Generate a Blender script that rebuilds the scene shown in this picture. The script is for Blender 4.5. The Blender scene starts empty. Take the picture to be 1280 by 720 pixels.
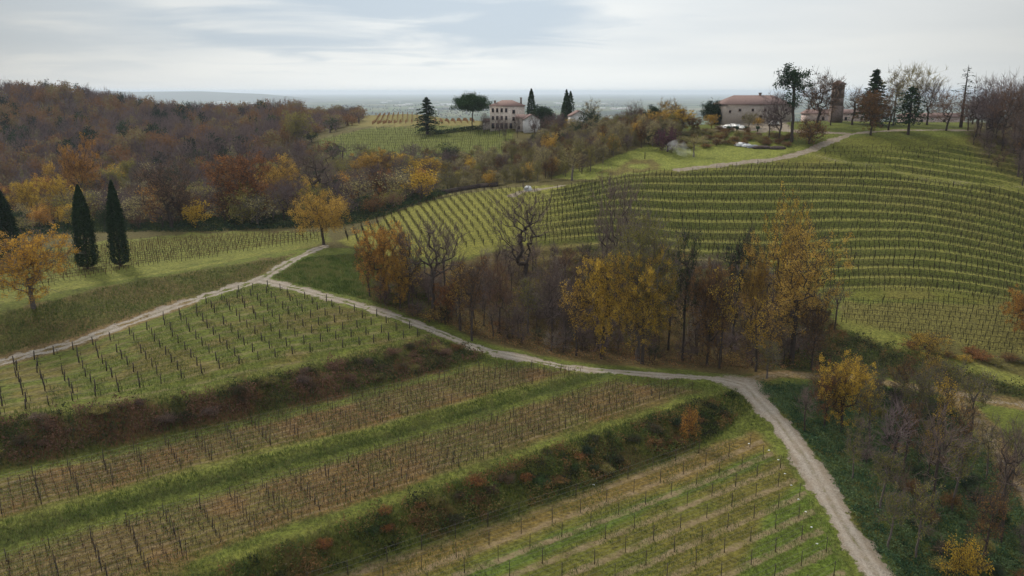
import bpy, math, random
import numpy as np
from mathutils import Vector
from mathutils.geometry import delaunay_2d_cdt
R=np.random.default_rng(7); random.seed(7)
sc=bpy.context.scene; COL=sc.collection
PI=math.pi
# ------------------------------------------------------------------ camera model (pixels of the 1280x720 photo)
F=1004.; HZ=114.; CZ=60.
PT=math.atan((360-HZ)/F); cp,sp=math.cos(PT),math.sin(PT)
def ray(u,v):
    b=360-v
    return (u-640, F*cp+b*sp, -F*sp+b*cp)
def at(u,v,d):
    r=ray(u,v); t=d/r[1]; return (r[0]*t,d,CZ+r[2]*t)
def atdrop(u,v,dr):
    r=ray(u,v); t=-dr/r[2]; return (r[0]*t,r[1]*t,CZ-dr)
def project(x,y,z):
    zz=z-CZ; dep=y*cp-zz*sp; upc=y*sp+zz*cp
    return 640+F*x/dep, 360-F*upc/dep
# ------------------------------------------------------------------ numpy noise
def _h(i,j,s):
    n=(i.astype(np.int64)*374761393+j.astype(np.int64)*668265263+s*1442695041)&0x7fffffff
    n=((n^(n>>13))*1274126177)&0x7fffffff
    return ((n^(n>>16))&0xffff)/65535.
def vnoise(x,y,s=0):
    i=np.floor(x);j=np.floor(y);a=x-i;b=y-j;a=a*a*(3-2*a);b=b*b*(3-2*b)
    i=i.astype(np.int64);j=j.astype(np.int64)
    return (_h(i,j,s)*(1-a)+_h(i+1,j,s)*a)*(1-b)+(_h(i,j+1,s)*(1-a)+_h(i+1,j+1,s)*a)*b
def fbm(x,y,s=0,o=4):
    t=0;A=.5;n=0
    for k in range(o):
        t=t+A*vnoise(x*2**k,y*2**k,s+k);n+=A;A*=.5
    return t/n
def sstep(a,b,x):
    t=np.clip((x-a)/(b-a),0,1); return t*t*(3-2*t)
# ------------------------------------------------------------------ terrain control points
pts=[]
def ch(l,mode='drop',st=7.):
    for a,b in zip(l[:-1],l[1:]):
        n=max(1,int(math.hypot(b[0]-a[0],b[1]-a[1])/st))
        for k in range(n):
            t=k/n; q=[a[i]+(b[i]-a[i])*t for i in range(3)]
            pts.append(atdrop(*q) if mode=='drop' else at(*q))
    pts.append(atdrop(*l[-1]) if mode=='drop' else at(*l[-1]))
A_BOT=[(-120,545,47.5),(0,524,47.5),(100,512,47.5),(250,490,47.5),(400,455,48),(530,425,49),(590,434,50.6)]
B_TOP=[(-120,618,52.5),(0,588,52.5),(180,550,52.5),(400,503,52.3),(560,463,52),(612,448,51.6)]
B_BOT=[(-120,690,53),(0,656,53),(200,604,53),(320,574,53),(480,535,53),(640,490,53),(740,462,53.2)]
C_TOP=[(-120,722,54.8),(0,686,54.7),(200,626,54.6),(320,595,54.6),(480,552,54.4),(640,505,54.2),(765,470,53.8)]
C_BOT=[(60,790,55),(200,742,55),(320,694,55),(440,652,55),(560,606,55),(700,556,55),(850,508,55),(918,490,55.5)]
D_TOP=[(220,810,59.8),(300,768,59.6),(400,722,59.5),(520,682,59.5),(640,645,59.5),(760,602,59.5),(860,563,59),(905,535,58.3),(938,505,56.8)]
PATH1=[(-120,478,50.5),(0,455,49),(100,428,47.5),(230,380,45),(325,350,43.5),(380,318,41),(405,308,40.3)]
PATH2=[(325,350,43.5),(440,380,45.5),(540,412,48.5),(600,436,50.8),(700,458,52.5),(800,467,54),(900,474,55.2),(930,482,55.7),(975,530,57.5),(1010,580,58.8),(1050,650,59.8),(1100,725,60.3),(1160,820,61)]
CREST=[(-120,410,43.5),(0,390,43),(130,358,42),(240,338,41),(320,326,41),(370,316,40.8)]
PATH3=[(930,478,55.6),(965,468,56.3),(1060,472,59.5),(1180,490,61),(1280,508,62),(1420,520,62)]
for c in (A_BOT,B_TOP,B_BOT,C_TOP,C_BOT,D_TOP,PATH1,PATH2,CREST,PATH3): ch(c)
for u,v,dr in [(-120,370,42.6),(0,345,42),(130,325,41.5),(150,480,48),(330,420,46),(250,400,45),(440,340,42.8),(400,330,41.8),(430,366,45),
               (0,625,52.7),(300,555,52.7),(600,475,52.5),(0,715,55),(300,640,54.8),(600,555,54.8),(800,505,54.8),
               (640,720,59.8),(850,640,59.5),(1000,640,59.6),(960,720,60),(700,790,60.3),(1000,800,61),
               (1100,560,61.5),(1200,600,63),(1280,620,63),(1420,640,63),(1280,720,65),(1180,720,64),(1130,640,61.5),(1300,800,66),(1440,760,66),
               (1050,520,59.5),(1100,470,60.3),(1200,455,57.5),(1280,480,58.5),(1420,500,60),(1160,479,60.6),(1060,440,58.6),(1240,494,61)]: pts.append(atdrop(u,v,dr))
for u,d,dr in [(600,172,51.5),(700,170,54.5),(800,170,57),(900,170,58),(980,170,57.5),(700,192,50),(800,197,50),(900,197,51),(540,180,47),(620,190,47)]:
    x=(u-640)*d/ (F*cp) ; pts.append((x,d,CZ-dr))
for q in [(-140,300,270),(0,290,260),(150,290,250),(250,280,255),(330,280,262),(430,298,228),(430,285,245),(250,296,231),(400,292,229),
   (-160,280,330),(0,280,330),(150,275,330),(300,262,330),(420,250,300),(-200,220,450),(0,200,450),(150,195,450),(300,190,430),(-200,150,600),(0,150,560),(100,140,600),(150,152,600),(250,160,600),(350,162,560),
   (-200,118,640),(0,119,640),(100,122,640),(170,140,680),(250,149,700),(350,146,620),(450,150,540),
   (400,175,430),(450,160,450),(520,158,440),(590,157,420),(650,158,400),(700,160,390),(740,163,380),(430,190,400),(540,195,365),(640,180,370),
   (480,150,520),(560,149,500),(600,148,470),(480,141,640),(560,140,620),(640,150,480),
   (480,225,330),(560,225,320),(620,225,310),(430,290,240),(490,268,252),(560,245,265),(620,236,272),(690,230,275),(740,222,278),(480,255,285),(560,240,300),(620,234,292),
   (740,215,285),(830,205,288),(860,195,295),(960,180,305),(800,190,300),(800,172,330),(760,168,345),(700,180,340),(660,200,325),(850,166,325),(900,159,335),(960,156,335),
   (1060,165,300),(1140,163,300),(1200,161,300),(1280,170,290),(1450,172,290),(1000,149,350),(1047,148,350),(1100,150,350),(1200,150,350),(1280,152,340),(1450,152,350),(930,151,345),(850,153,360),
   (830,210,275),(900,205,278),(960,203,280),(1010,190,288),(1060,172,295),(1100,185,285),(1200,190,280),(1280,215,262),(1450,225,262),
   (1280,290,232),(1280,345,208),(1280,400,185),(1450,300,232),(1450,420,185),(1150,260,245),(1150,330,213),(1150,380,192),(1150,430,176),(1280,445,172),(1000,250,253),(1000,310,228),(1050,370,198),(1000,395,188),
   (1050,405,184),(860,250,253),(860,300,232),(740,250,250),(740,300,222),(640,260,245),(640,310,213),(560,290,222),(500,315,205),(450,318,205),(560,330,198)]: pts.append(at(*q))
# ground behind the ridges, falling to the plain
for x,y,z in [(-150,760,10),(-350,760,35),(-500,760,40),(0,560,20),(100,470,30),(0,700,-5),(200,470,25),(350,470,30),(200,600,-10),(400,600,-10),(100,760,-30),(300,760,-40),(500,760,-40),
              (-60,760,-10),(560,400,35),(560,250,20),(560,150,-5),(560,60,-8),(-560,400,10),(-560,600,50),(-560,250,5),(-560,120,8),(-200,60,5),(0,50,-2),(200,50,-5),(-60,40,-1)]: pts.append((x,y,z))
P=np.array(pts)
# TIN, rasterised at 1.5 m
GX0,GX1,GY0,GY1,GS=-580,580,30,780,1.5
gx=np.arange(GX0,GX1+.1,GS); gy=np.arange(GY0,GY1+.1,GS)
for x in np.linspace(GX0-2,GX1+2,9):
    for y in (GY0-2,GY1+2):
        w=1/((P[:,0]-x)**2+(P[:,1]-y)**2+1)**1.5; P=np.vstack([P,[x,y,(P[:,2]*w).sum()/w.sum()]])
for y in np.linspace(GY0+80,GY1-80,6):
    for x in (GX0-2,GX1+2):
        w=1/((P[:,0]-x)**2+(P[:,1]-y)**2+1)**1.5; P=np.vstack([P,[x,y,(P[:,2]*w).sum()/w.sum()]])
res=delaunay_2d_cdt([Vector((a,b)) for a,b in P[:,:2]],[],[],0,1e-4,True)
RV=np.array([tuple(v) for v in res[0]]); RZ=np.array([P[o[0],2] if o else 0 for o in res[3]])
Z=np.full((len(gy),len(gx)),np.nan)
for f in res[2]:
    if len(f)!=3: continue
    a,b,c=RV[list(f)]; za,zb,zc=RZ[list(f)]
    i0=max(0,int((min(a[0],b[0],c[0])-GX0)/GS)); i1=min(len(gx),int((max(a[0],b[0],c[0])-GX0)/GS)+2)
    j0=max(0,int((min(a[1],b[1],c[1])-GY0)/GS)); j1=min(len(gy),int((max(a[1],b[1],c[1])-GY0)/GS)+2)
    if i1<=i0 or j1<=j0: continue
    X,Y=np.meshgrid(gx[i0:i1],gy[j0:j1])
    D=(b[1]-c[1])*(a[0]-c[0])+(c[0]-b[0])*(a[1]-c[1])
    if abs(D)<1e-9: continue
    l1=((b[1]-c[1])*(X-c[0])+(c[0]-b[0])*(Y-c[1]))/D; l2=((c[1]-a[1])*(X-c[0])+(a[0]-c[0])*(Y-c[1]))/D; l3=1-l1-l2
    m=(l1>=-1e-6)&(l2>=-1e-6)&(l3>=-1e-6)
    Z[j0:j1,i0:i1][m]=(l1*za+l2*zb+l3*zc)[m]
Z=np.where(np.isnan(Z),np.nanmean(Z),Z)
def blur(A,s):
    n=int(3*s)+1; k=np.exp(-.5*(np.arange(-n,n+1)/s)**2); k/=k.sum()
    B=np.pad(A,((n,n),(0,0)),'edge'); A=sum(k[i]*B[i:i+A.shape[0]] for i in range(2*n+1))
    B=np.pad(A,((0,0),(n,n)),'edge'); return sum(k[i]*B[:,i:i+A.shape[1]] for i in range(2*n+1))
Zs,Zb,Zc=blur(Z,.8),blur(Z,4.),blur(Z,9.)
XX,YY=np.meshgrid(gx,gy)
w=sstep(158,185,YY+.0*XX); w=np.maximum(w,sstep(95,110,XX)*.6*sstep(130,150,YY))
w=w*(1-sstep(-20,-60,XX)*(1-sstep(195,225,YY)))
w2=sstep(290,380,YY)
Z=Zs*(1-w)+Zb*w; Z=Z*(1-w2)+Zc*w2
def bil(A,x,y):
    a=np.clip((x-GX0)/GS,0,len(gx)-1.001); b=np.clip((y-GY0)/GS,0,len(gy)-1.001)
    i=a.astype(int); j=b.astype(int); a=a-i; b=b-j
    return (A[j,i]*(1-a)+A[j,i+1]*a)*(1-b)+(A[j+1,i]*(1-a)+A[j+1,i+1]*a)*b
# hillside terraces
TS=5.6
def gcurve(x): return .0046*np.maximum(0,x-88)**2 + .10*np.maximum(0,38-x)**1.35
def tcoord(x,y): return (y+gcurve(x)-196)/TS
def tmask(x,y):
    q=y+gcurve(x)
    return sstep(199,202,q)*(1-sstep(262+x*.12,270+x*.12,y))*sstep(-2,26,x)*(1-sstep(330,340,x))
def Hraw(x,y):
    x=np.asarray(x,float); y=np.asarray(y,float)
    z=bil(Z,x,y)
    t=tcoord(x,y)+.12*(fbm(x*.05,y*.05,77,2)-.5); fr=t-np.floor(t)
    z=z+tmask(x,y)*TS*.33*((.15*fr+.85*sstep(.42,.95,fr))-fr)
    z=z+.22*(fbm(x*.35,y*.35,3,3)-.5)+.8*(fbm(x*.05,y*.05,9,2)-.5)*sstep(200,300,y)
    far=sstep(700,775,y); z=z*(1-far)+(-12*far)+ -95*sstep(740,1300,y)*1.0*far - 0*far
    return z
def H(x,y):
    r=Hraw(x,y); return float(r) if np.ndim(r)==0 else r
def hit(u,v,dmin=70,dmax=700):
    r=ray(u,v); d=np.arange(dmin,dmax,.5); t=d/r[1]
    zz=CZ+r[2]*t; hh=Hraw(r[0]*t,d)
    k=np.nonzero(zz<=hh)[0]
    if len(k)==0: k=[int(np.argmin(zz-hh))]
    i=k[0]; return (r[0]*t[i],d[i],hh[i])
def hitW(l): return np.array([hit(u,v)[:2] for u,v in l])
def inpoly(px,py,poly):
    c=np.zeros(np.shape(px),bool); n=len(poly)
    for i in range(n):
        x1,y1=poly[i][:2]; x2,y2=poly[i-1][:2]
        if y1==y2: continue
        c^=((y1>py)!=(y2>py))&(px<(x2-x1)*(py-y1)/(y2-y1)+x1)
    return c
def dline(x,y,L):
    best=np.full(np.shape(x),1e9)
    for (a,b),(c,d) in zip(L[:-1],L[1:]):
        vx,vy=c-a,d-b; t=np.clip(((x-a)*vx+(y-b)*vy)/(vx*vx+vy*vy+1e-9),0,1)
        best=np.minimum(best,np.hypot(x-a-t*vx,y-b-t*vy))
    return best
# ------------------------------------------------------------------ materials
def mat(name,col,rough=.9,noise=0,nscale=1.,spec=.2,bump=0):
    m=bpy.data.materials.new(name); m.use_nodes=True; nt=m.node_tree; b=nt.nodes['Principled BSDF']
    b.inputs['Base Color'].default_value=(*col,1); b.inputs['Roughness'].default_value=rough
    b.inputs['Specular IOR Level'].default_value=spec
    if noise:
        tc=nt.nodes.new('ShaderNodeTexCoord'); n=nt.nodes.new('ShaderNodeTexNoise'); n.inputs['Scale'].default_value=nscale; n.inputs['Detail'].default_value=6
        nt.links.new(tc.outputs['Object'],n.inputs['Vector'])
        mr=nt.nodes.new('ShaderNodeMapRange'); mr.inputs[3].default_value=1-noise; mr.inputs[4].default_value=1+noise; mr.inputs[1].default_value=.3; mr.inputs[2].default_value=.7
        nt.links.new(n.outputs['Fac'],mr.inputs[0])
        mx=nt.nodes.new('ShaderNodeVectorMath'); mx.operation='SCALE'; mx.inputs[0].default_value=col; nt.links.new(mr.outputs[0],mx.inputs['Scale'])
        nt.links.new(mx.outputs[0],b.inputs['Base Color'])
        if bump:
            bp=nt.nodes.new('ShaderNodeBump'); bp.inputs['Distance'].default_value=bump; nt.links.new(n.outputs['Fac'],bp.inputs['Height']); nt.links.new(bp.outputs[0],b.inputs['Normal'])
    return m
def leafmat(name,cols,trans=.35,var=.5):
    m=bpy.data.materials.new(name); m.use_nodes=True; nt=m.node_tree; nt.nodes.clear(); N=nt.nodes.new; L=nt.links.new
    o=N('ShaderNodeOutputMaterial'); a=N('ShaderNodeAttribute'); a.attribute_name='lv'
    oi=N('ShaderNodeObjectInfo')
    ad=N('ShaderNodeMath'); ad.operation='MULTIPLY_ADD'; L(oi.outputs['Random'],ad.inputs[0]); ad.inputs[1].default_value=var; L(a.outputs['Fac'],ad.inputs[2])
    sb=N('ShaderNodeMath'); sb.operation='SUBTRACT'; L(ad.outputs[0],sb.inputs[0]); sb.inputs[1].default_value=var/2
    r=N('ShaderNodeValToRGB'); L(sb.outputs[0],r.inputs[0]); e=r.color_ramp.elements
    while len(e)<len(cols): e.new(.5)
    for i,c in enumerate(cols): e[i].position=i/(len(cols)-1); e[i].color=(*c,1)
    d=N('ShaderNodeBsdfDiffuse'); t=N('ShaderNodeBsdfTranslucent'); mx=N('ShaderNodeMixShader'); mx.inputs[0].default_value=trans
    L(r.outputs[0],d.inputs[0]); L(r.outputs[0],t.inputs[0]); L(d.outputs[0],mx.inputs[1]); L(t.outputs[0],mx.inputs[2]); L(mx.outputs[0],o.inputs[0])
    return m
M={}
M['bark']=mat('bark',(.055,.042,.036),.95,.35,3,bump=.02)
M['bark_grey']=mat('bark_grey',(.12,.10,.09),.95,.35,3)
M['twig']=leafmat('twig',[(.08,.06,.055),(.14,.105,.095),(.20,.15,.13)],.0)
M['twig_purple']=leafmat('twig_purple',[(.095,.070,.073),(.145,.108,.112),(.19,.145,.14)],.0)
M['twig_red']=leafmat('twig_red',[(.10,.06,.045),(.17,.10,.065),(.22,.14,.10)],.1)
M['yellow']=leafmat('yellow',[(.25,.17,.03),(.50,.33,.05),(.66,.47,.09)],.42,.15)
M['gold']=leafmat('gold',[(.28,.16,.035),(.47,.30,.065),(.60,.42,.11)],.42,.2)
M['orange']=leafmat('orange',[(.20,.09,.03),(.39,.20,.05),(.54,.32,.07)],.4,.2)
M['russet']=leafmat('russet',[(.14,.06,.028),(.29,.13,.05),(.38,.20,.07)])
M['brown']=leafmat('brown',[(.09,.05,.025),(.18,.10,.045),(.25,.15,.06)])
M['olive']=leafmat('olive',[(.11,.11,.03),(.21,.19,.055),(.34,.29,.09)])
M['pale']=leafmat('pale',[(.22,.19,.09),(.36,.31,.14),(.48,.41,.20)])
M['green']=leafmat('green',[(.018,.04,.015),(.04,.075,.025),(.07,.11,.035)],.25)
M['darkgreen']=leafmat('darkgreen',[(.012,.026,.014),(.026,.048,.022),(.042,.07,.032)],.1)
M['pine']=leafmat('pine',[(.015,.035,.015),(.03,.062,.025),(.05,.09,.035)],.1)
M['ivy']=leafmat('ivy',[(.015,.03,.02),(.03,.055,.03),(.06,.08,.03)],.15)
M['plum']=leafmat('plum',[(.06,.02,.04),(.11,.045,.07),(.15,.08,.09)],.2)
M['bramble']=leafmat('bramble',[(.03,.022,.018),(.035,.045,.02),(.05,.065,.028),(.10,.06,.042),(.15,.085,.06)],.25)
M['brush']=leafmat('brush',[(.07,.05,.047),(.12,.085,.075),(.17,.12,.09),(.22,.15,.08)],.1)
M['ivyground']=leafmat('ivyground',[(.02,.045,.026),(.045,.085,.042),(.09,.13,.06)],.25)
M['grassblade']=leafmat('grassblade',[(.06,.09,.022),(.10,.135,.035),(.16,.16,.06)],.35)
M['vine']=leafmat('vine',[(.03,.022,.02),(.12,.075,.05),(.19,.10,.05)],.1)
M['vine_orange']=leafmat('vine_orange',[(.22,.12,.07),(.34,.20,.10),(.42,.28,.15)],.2)
M['vine_dark']=leafmat('vine_dark',[(.02,.017,.015),(.05,.042,.03),(.09,.07,.045)],.1)
M['post']=mat('post_wood',(.045,.036,.03),.9,.3,8)
M['wire']=mat('wire',(.12,.115,.11),.6)
# ------------------------------------------------------------------ mesh helpers
def mesh_from(name,V,Fs,lv=None,smooth=False,n=4):
    me=bpy.data.meshes.new(name); V=np.asarray(V,np.float32); Fs=np.asarray(Fs,np.int32)
    me.vertices.add(len(V)); me.vertices.foreach_set('co',V.ravel())
    me.loops.add(Fs.size); me.loops.foreach_set('vertex_index',Fs.ravel())
    me.polygons.add(len(Fs)); me.polygons.foreach_set('loop_start',np.arange(0,Fs.size,n,dtype=np.int32))
    try: me.polygons.foreach_set('loop_total',np.full(len(Fs),n,np.int32))
    except Exception: pass
    if smooth: me.polygons.foreach_set('use_smooth',np.ones(len(Fs),bool))
    me.update(calc_edges=True)
    if lv is not None:
        a=me.attributes.new('lv','FLOAT','POINT'); a.data.foreach_set('value',np.asarray(lv,np.float32))
    return me
class Q:                                     # collects quads
    def __init__(s): s.V=[];s.F=[];s.L=[];s.n=0
    def add(s,V,Fc,lv=.5):
        V=np.asarray(V,float).reshape(-1,3); s.V.append(V); s.F.append(np.asarray(Fc).reshape(-1,4)+s.n)
        s.L.append(np.broadcast_to(lv,(len(V),)).astype(float)); s.n+=len(V); return s
    def box(s,x0,x1,y0,y1,z0,z1,lv=.5):
        V=[(x0,y0,z0),(x1,y0,z0),(x1,y1,z0),(x0,y1,z0),(x0,y0,z1),(x1,y0,z1),(x1,y1,z1),(x0,y1,z1)]
        return s.add(V,[(0,3,2,1),(4,5,6,7),(0,1,5,4),(1,2,6,5),(2,3,7,6),(3,0,4,7)],lv)
    def tubes(s,A,B,ra,rb,k=4,lv=.5):
        A=np.asarray(A,float).reshape(-1,3);B=np.asarray(B,float).reshape(-1,3);n=len(A)
        if n==0: return s
        ra=np.broadcast_to(ra,(n,));rb=np.broadcast_to(rb,(n,)); D=B-A; D/=np.linalg.norm(D,axis=1)[:,None]+1e-9
        up=np.where(np.abs(D[:,2:3])<.9,[[0,0,1.]],[[1.,0,0]]); U=np.cross(D,up); U/=np.linalg.norm(U,axis=1)[:,None]; W=np.cross(D,U)
        an=np.arange(k)*2*PI/k; c=np.cos(an)[None,:,None];si=np.sin(an)[None,:,None]
        o=U[:,None]*c+W[:,None]*si
        V=np.concatenate([A[:,None]+o*ra[:,None,None],B[:,None]+o*rb[:,None,None]],1).reshape(-1,3)
        b=(np.arange(n)*2*k)[:,None]; j=np.arange(k)
        Fc=np.stack([b+j,b+(j+1)%k,b+k+(j+1)%k,b+k+j],-1).reshape(-1,4)
        l=np.repeat(np.broadcast_to(lv,(n,)),2*k)
        return s.add(V,Fc,l)
    def leaves(s,C,size,lv,flat=0,rng=R):
        C=np.asarray(C,float); n=len(C); a=rng.normal(size=(n,3)); a[:,2]*=(1-flat); a/=np.linalg.norm(a,axis=1)[:,None]
        b=rng.normal(size=(n,3)); b-=a*(a*b).sum(1)[:,None]; b/=np.linalg.norm(b,axis=1)[:,None]
        sz=(np.broadcast_to(size,(n,))*rng.uniform(.6,1.3,n))[:,None]; a=a*sz*.5; b=b*sz*.33
        V=np.stack([C-a,C+b,C+a,C-b],1).reshape(-1,3)
        return s.add(V,np.arange(4*n).reshape(-1,4),np.repeat(np.broadcast_to(lv,(n,)),4))
    def mesh(s,name,smooth=False):
        return mesh_from(name,np.concatenate(s.V),np.concatenate(s.F),np.concatenate(s.L),smooth)
def link(name,me,m=None,parent=None,loc=None):
    o=bpy.data.objects.new(name,me); COL.objects.link(o)
    if m is not None:
        if len(me.materials)==0: me.materials.append(None)
        o.material_slots[0].link='OBJECT'; o.material_slots[0].material=m
    if parent: o.parent=parent
    if loc is not None: o.location=loc
    return o
def empty(name,loc,rz=0):
    o=bpy.data.objects.new(name,None); COL.objects.link(o); o.location=loc; o.rotation_euler=(0,0,rz); o.empty_display_size=.5; return o
def tag(o,label,cat,group=None,kind=None):
    if label:o['label']=label
    if cat:o['category']=cat
    if group:o['group']=group
    if kind:o['kind']=kind
    return o
# ------------------------------------------------------------------ ground
P1W=hitW([p[:2] for p in PATH1]); P2W=hitW([p[:2] for p in PATH2]); P3W=hitW([p[:2] for p in PATH3])
P4W=hitW([(1190,492),(1232,535),(1258,590),(1300,640)])
P5W=hitW([(1062,168),(1010,189),(960,200),(900,207),(850,212)])
P6W=hitW([(1000,192),(1035,199),(1100,212),(1150,224),(1200,229),(1290,236)])
P7W=hitW([(700,233),(680,236),(650,240),(640,245)])
P8W=hitW([(0,378),(130,352),(240,335),(320,319),(390,308)])
P9W=hitW([(1055,406),(1130,431),(1200,455),(1290,483)])
P10W=hitW([(1062,168),(1120,163),(1215,163)]); P11W=hitW([(895,163),(960,161),(1062,168)])
ys=np.concatenate([np.arange(34,86,4),np.arange(86,215,.55),np.arange(215,330,.9),np.arange(330,480,2),np.arange(480,780,6),np.arange(780,1500,30)])
xs=np.concatenate([np.arange(-575,-260,7),np.arange(-260,-125,2),np.arange(-125,160,.6),np.arange(160,260,1.5),np.arange(260,580,7)])
GXm,GYm=np.meshgrid(xs,ys); gxf,gyf=GXm.ravel(),GYm.ravel(); gz=Hraw(gxf,gyf)
pu,pv=project(gxf,gyf,gz); ju=(fbm(gxf*.25,gyf*.25,31,3)-.5)*14; jv=(fbm(gxf*.25,gyf*.25,41,3)-.5)*7
def pm(poly): return inpoly(pu+ju,pv+jv,poly).astype(float)
def bl(a,n=1):
    a=a.reshape(GXm.shape)
    for _ in range(n):
        b=np.pad(a,1,'edge'); a=(b[1:-1,1:-1]*2+b[:-2,1:-1]+b[2:,1:-1]+b[1:-1,:-2]+b[1:-1,2:])/6
    return a.ravel()
POLY=dict(
 A=[(-200,560),(-200,500),(0,462),(100,438),(230,390),(325,356),(440,386),(540,418),(535,424),(400,450),(250,485),(100,508),(0,520)],
 AB=[(-200,575),(0,522),(100,510),(250,488),(400,453),(535,422),(600,440),(612,450),(560,463),(400,503),(180,550),(0,590),(-200,640)],
 B=[(-200,660),(0,600),(180,563),(400,515),(600,460),(740,464),(640,486),(480,530),(320,568),(200,598),(0,650),(-200,706)],
 BC=[(-200,710),(0,656),(200,604),(320,574),(480,535),(640,490),(745,462),(768,469),(640,505),(480,552),(320,595),(200,626),(0,686),(-200,745)],
 C=[(-200,760),(0,700),(200,640),(400,585),(640,515),(760,478),(880,488),(700,545),(560,590),(440,632),(320,668),(180,725),(0,790),(-200,860)],
 CD=[(60,790),(200,742),(320,694),(440,652),(560,606),(700,556),(850,508),(918,488),(945,505),(905,540),(860,563),(760,602),(640,645),(520,682),(400,722),(300,768),(220,810)],
 D=[(260,800),(400,728),(640,650),(860,568),(945,540),(1000,600),(1040,680),(1090,770),(700,900),(260,900)],
 bankL=[(-200,420),(0,392),(130,358),(240,338),(320,326),(368,318),(325,346),(230,376),(100,424),(0,451),(-200,490)],
 gully=[(455,372),(470,345),(560,330),(640,308),(740,302),(860,305),(980,350),(1040,400),(1060,440),(1000,466),(930,468),(800,460),(700,450),(600,425),(540,400)],
 hollow=[(375,322),(450,318),(520,325),(470,380),(330,346)],
 hill=[(700,234),(830,212),(960,204),(1060,172),(1250,172),(1300,190),(1300,380),(1060,372),(1000,380),(860,305),(740,302),(640,306),(660,260)],
 low=[(1050,378),(1300,378),(1300,448),(1190,432),(1050,404)],
 mid=[(425,300),(490,268),(560,245),(620,237),(700,232),(720,260),(660,306),(560,325),(470,318)],
 stripL=[(-200,400),(-200,345),(0,320),(150,300),(270,290),(400,290),(420,302),(330,316),(130,350),(0,378)],
 lawn=[(720,225),(690,222),(760,200),(800,185),(860,178),(960,178),(1010,184),(960,200),(850,212)],
 knoll=[(740,222),(790,198),(815,200),(830,212)],
 cen=[(380,200),(400,175),(460,160),(560,158),(640,160),(650,200),(540,200),(430,198)],
 rl=[(935,480),(1060,478),(1180,498),(1300,560),(1300,760),(1100,760),(1050,650),(990,560)],
 rbank=[(1040,405),(1130,436),(1200,460),(1300,488),(1300,505),(1180,484),(1060,466),(960,462),(1000,400)],
 rshrub=[(1130,425),(1200,432),(1300,448),(1300,478),(1200,450)],
 plat=[(440,135),(600,135),(600,158),(440,158)])
forest=np.clip(1-sum(pm(POLY[k]) for k in ('cen','mid','stripL','lawn','plat','hill')),0,1)*((pv<310)&(pu<830)|((pv<240)&(pu>1215)&(gyf>250))|(pv<140)).astype(float)
colr=np.zeros((len(gxf),3)); colr[:]=(.085,.105,.032)
def mixc(m,c,a=1.,nb=1):
    global colr; w=(bl(m,nb)*a)[:,None]; colr=colr*(1-w)+np.array(c)*w
n1=fbm(gxf*.06,gyf*.06,51,4); n2=fbm(gxf*.2,gyf*.2,61,4); n3=fbm(gxf*.9,gyf*.9,71,3)
colr=colr*(.75+.5*n2)[:,None]
mixc(forest,(.075,.068,.038),1,3)
mixc(pm(POLY['A']),(.078,.098,.026)); mixc(pm(POLY['A'])*sstep(.48,.62,n2),(.105,.080,.040),.6)
mixc(pm(POLY['AB']),(.06,.062,.025),1,2); mixc(pm(POLY['AB'])*sstep(.42,.54,n2),(.085,.045,.035),.9)
mixc(pm(POLY['B']),(.098,.078,.040),1,2); mixc(pm(POLY['B'])*sstep(.5,.65,n2),(.13,.078,.045),.7); mixc(pm(POLY['B'])*sstep(.52,.4,n2),(.10,.095,.038),.6)
mixc(pm(POLY['BC']),(.06,.078,.03),1,1); mixc(1-sstep(.6,2.2,dline(gxf,gyf,hitW([p[:2] for p in B_BOT]))+(n2-.5)),(.13,.15,.05),.7,0); mixc(1-sstep(.6,2.,dline(gxf,gyf,hitW([p[:2] for p in C_BOT]))+(n2-.5)*2),(.12,.13,.045),.6,0); mixc(1-sstep(.6,2.,dline(gxf,gyf,hitW([p[:2] for p in A_BOT]))+(n2-.5)*2),(.11,.125,.045),.6,0)  # paler green painted along the ledge crest for its lit top edge
mixc(pm(POLY['C']),(.098,.078,.040),1,2); mixc(pm(POLY['C'])*sstep(.5,.65,n1),(.13,.08,.045),.7); mixc(pm(POLY['C'])*sstep(.5,.38,n2),(.095,.10,.038),.6)
mixc(pm(POLY['CD']),(.07,.08,.026),1,2); mixc(pm(POLY['CD'])*sstep(.52,.62,n2),(.075,.052,.03),.8)
mixc(pm(POLY['D']),(.085,.098,.028),1,2); mixc(pm(POLY['D'])*sstep(.45,.6,n1),(.12,.10,.04),.6)
mixc(pm([(300,775),(400,728),(640,650),(860,568),(945,538),(965,556),(880,590),(760,632),(640,678),(520,722),(400,760)]),(.135,.092,.048),.7,2)
mixc(pm([(640,712),(520,760),(500,745),(640,690),(860,606),(950,566),(975,575),(880,610)]),(.06,.10,.025),.8,1)
mixc(pm([(900,760),(960,640),(1005,600),(1090,770)]),(.065,.11,.024),.8,2)
mixc(pm(POLY['bankL']),(.075,.078,.034),1,2); mixc(pm(POLY['bankL'])*sstep(0.45,.62,n2),(.095,.075,.045),.8)
mixc(pm(POLY['hollow']),(.065,.092,.03),1,2)
mixc(pm(POLY['gully']),(.085,.066,.038),1,4)
mixc(pm(POLY['hill']),(.098,.108,.032),1,2); mixc(pm(POLY['hill'])*sstep(.52,.66,n1),(.12,.11,.045),.6)
mixc(pm(POLY['low']),(.115,.11,.05),1,2)
mixc(pm(POLY['mid']),(.15,.155,.05),1,2); mixc(pm(POLY['stripL']),(.125,.14,.05),1,2)
mixc(pm([(1212,172),(1300,160),(1330,255),(1285,235),(1245,212),(1222,196)]),(.07,.055,.035),.9,2); mixc(pm(POLY['lawn']),(.14,.165,.055),1,2); mixc(pm(POLY['knoll'])*sstep(.4,.5,n2),(.09,.07,.04),.8,2)
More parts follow.
